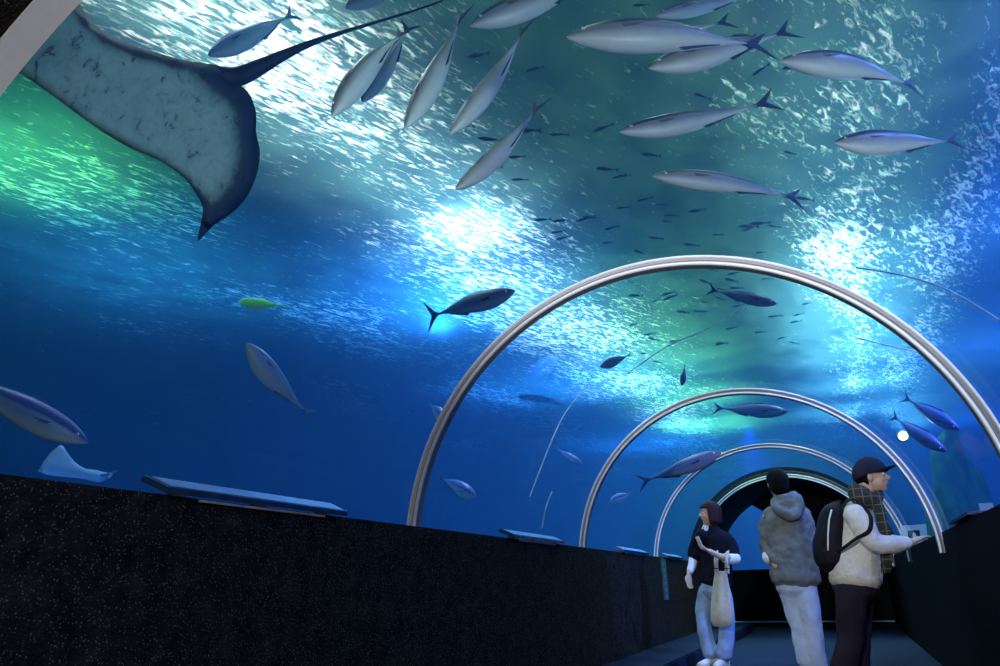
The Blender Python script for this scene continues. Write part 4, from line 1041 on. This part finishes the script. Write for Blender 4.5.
# ------------------------------------------------------------------ lights
def spot(loc, target, energy, col, angle=90, blend=1.0, radius=0.1):
    l = bpy.data.lights.new('lamp_or_fill', 'SPOT'); l.energy = energy; l.color = col  # name shared by the tank lamps and the added fill spots
    l.spot_size = math.radians(angle); l.spot_blend = blend; l.shadow_soft_size = radius
    o = bpy.data.objects.new('lamp_or_fill', l); C.objects.link(o); o.location = loc
    d = Vector(target)-Vector(loc); o.rotation_euler = d.to_track_quat('-Z', 'Y').to_euler(); return o
def point(loc, energy, col, radius=0.1):
    l = bpy.data.lights.new('lamp_or_fill', 'POINT'); l.energy = energy; l.color = col; l.shadow_soft_size = radius
    o = bpy.data.objects.new('lamp_or_fill', l); C.objects.link(o); o.location = loc; return o
def area(loc, target, sx, sy, energy, col):
    l = bpy.data.lights.new('room_lamp_or_fill', 'AREA'); l.shape = 'RECTANGLE'; l.size = sx; l.size_y = sy; l.energy = energy; l.color = col  # name shared by the entrance lamp and the added flange fill
    o = bpy.data.objects.new('room_lamp_or_fill', l); C.objects.link(o); o.location = loc
    d = Vector(target)-Vector(loc); o.rotation_euler = d.to_track_quat('-Z', 'Y').to_euler(); return o
W = (1.0, 0.76, 0.66)
for k, y in enumerate((1.5, 2.8, 4.1, 5.4, 6.7, 8.0, 9.6, 11.4, 13.5, 16, 19)):
    e = (330, 360, 320, 340, 400, 430, 430, 430, 470, 480, 480)[k]
    spot((-3.7+0.25*math.sin(y*3), y, 6.3), (-3.7, y, 0), e, W, 122)
spot((-3.5, 7.3, 6.0), (-3.5, 7.3, 0), 800, (1.0, 0.85, 0.78), 80)
for k, y in enumerate((3.6, 4.8, 6.0, 7.2, 8.4, 9.6, 10.8, 12.2, 13.8, 15.6, 18, 21)):
    spot((0.80+0.15*math.sin(y*5), y, 6.7), (0.8, y, 0), (40, 90, 150, 180, 190, 330, 900, 1300, 1700, 1900, 1900, 1700)[k], (1.0, 0.88, 0.70), 104)
for y, e in ((10.5, 300), (12.5, 700), (14.5, 1100), (17.5, 2000), (21, 3000)):
    spot((-2.6, y, 6.9), (-2.6, y, 0), e, (0.75, 1.0, 0.32), 110)
# added soft fill spots overhead, tinting the middle of the surface
for y, e, c_ in ((3.0, 200, (0.9, 1.0, 0.6)), (6.5, 180, (0.9, 1.0, 0.6)), (10, 260, (0.9, 1.0, 0.35)), (14, 380, (0.9, 1.0, 0.30)), (24, 300, (0.25, 0.35, 1.0))):
    spot((-1.0, y, 7.4), (-1.0, y, 0), e, c_, 130)
for y, e in ((3, 2600), (6, 2600), (10, 1500), (16, 1200), (24, 1200)):
    spot((3.8, y, 6.9), (4.4, y, 0), e, (0.32, 0.38, 1.0), 130)  # added blue spots that colour the haze on the right
spot((2.6, 6.2, 4.6), (-1.9, 9.2, 0.1), 2600, (0.22, 0.36, 1.0), 42, radius=0.2)
for y in (9.5, 15, 23):
    spot((-5.0, y, 7.3), (-5.0, y, 0), 1900, (0.18, 0.47, 1.0), 140)  # added blue spots that colour the haze on the left
spot((-8.0, 6.5, 7.3), (-9.0, 6.5, 0), 800, (0.15, 0.55, 0.9), 140)
spot((-6.9, 4.0, 6.4), (-6.9, 4.0, 0), 560, (0.38, 1.0, 0.28), 128)
spot((-1.6, 19.5, 4.6), (-1.6, 19.5, 0), 2200, (0.30, 0.22, 1.0), 70)  # added unseen spot, deepens the blue of the far opening
# added unseen spots, brightening fish bellies, the large ray and the haze
spot((1.7, 1.0, 0.9), (0.2, 3.6, 3.5), 300, (1.0, 0.93, 0.85), 110)
spot((-3.3, 0.6, 0.9), (-1.7, 2.3, 3.3), 45, (0.95, 1.0, 0.85), 66)
spot((1.35, 1.9, 1.2), (-2.1, 2.0, 3.0), 170, (0.62, 1.0, 0.92), 44)
spot(tuple(at(440, 335, 8.5)), tuple(at(440, 335, 8.5) + Vector((0, 0, 2))), 2800, (0.30, 0.60, 1.0), 165)  # unseen spot without a fixture, added to brighten the blue haze
spot((2.4, 5.0, 0.5), (3.8, 5.6, 3.5), 1100, (0.38, 0.50, 1.0), 140)
spot((-4.5, 3.0, 0.4), (-4.5, 6.0, 3.0), 60, (0.3, 0.55, 1.0), 130)
spot(tuple(lp + toc*0.12), tuple(lp + toc*1.0 + Vector((0.5, 0, 1.6))), 900, (0.8, 1.0, 0.6), 130)
# entrance lamp behind the camera, followed by two added fills
area((-0.4, -0.9, 2.3), (-0.6, 2.5, 0.6), 0.6, 0.6, 22, (0.97, 0.95, 0.93))
area((0.3, -0.3, 0.9), (-1.6, 0.9, 2.1), 0.3, 0.3, 14, (1.0, 0.97, 0.92))  # added fill low by the camera, brightens the pale flange
spot((-0.9, -1.8, 2.3), (-0.35, 6.8, 1.35), 950, (0.93, 0.95, 1.0), 27, blend=0.6, radius=0.15)  # added spot for neutral front light, cone narrowed onto the visitors

# ------------------------------------------------------------------ world, camera, view
wd = bpy.data.worlds.new('dark_hall'); bpy.context.scene.world = wd; wd.use_nodes = True
wd.node_tree.nodes['Background'].inputs[0].default_value = (0.01, 0.02, 0.05, 1)
wd.node_tree.nodes['Background'].inputs[1].default_value = 0.3
cam = bpy.data.cameras.new('camera'); co = bpy.data.objects.new('camera', cam); C.objects.link(co)
cam.sensor_fit = 'HORIZONTAL'; cam.sensor_width = 36.0; cam.lens = 36.0*F_PX/1000
cam.clip_start = 0.02; cam.clip_end = 200
co.matrix_world = Matrix(((RT.x, UP.x, -FW.x, CAM.x), (RT.y, UP.y, -FW.y, CAM.y), (RT.z, UP.z, -FW.z, CAM.z), (0,0,0,1)))
sc = bpy.context.scene; sc.camera = co
sc.view_settings.view_transform = 'Standard'; sc.view_settings.look = 'None'
sc.view_settings.gamma = 1.0; sc.view_settings.use_curve_mapping = False
sc.view_settings.exposure = 0.0
cy = sc.cycles
cy.use_denoising = True; cy.max_bounces = 8; cy.volume_bounces = 1; cy.transparent_max_bounces = 24
cy.sample_clamp_indirect = 4.0; cy.use_light_tree = True; cy.caustics_reflective = False; cy.caustics_refractive = False
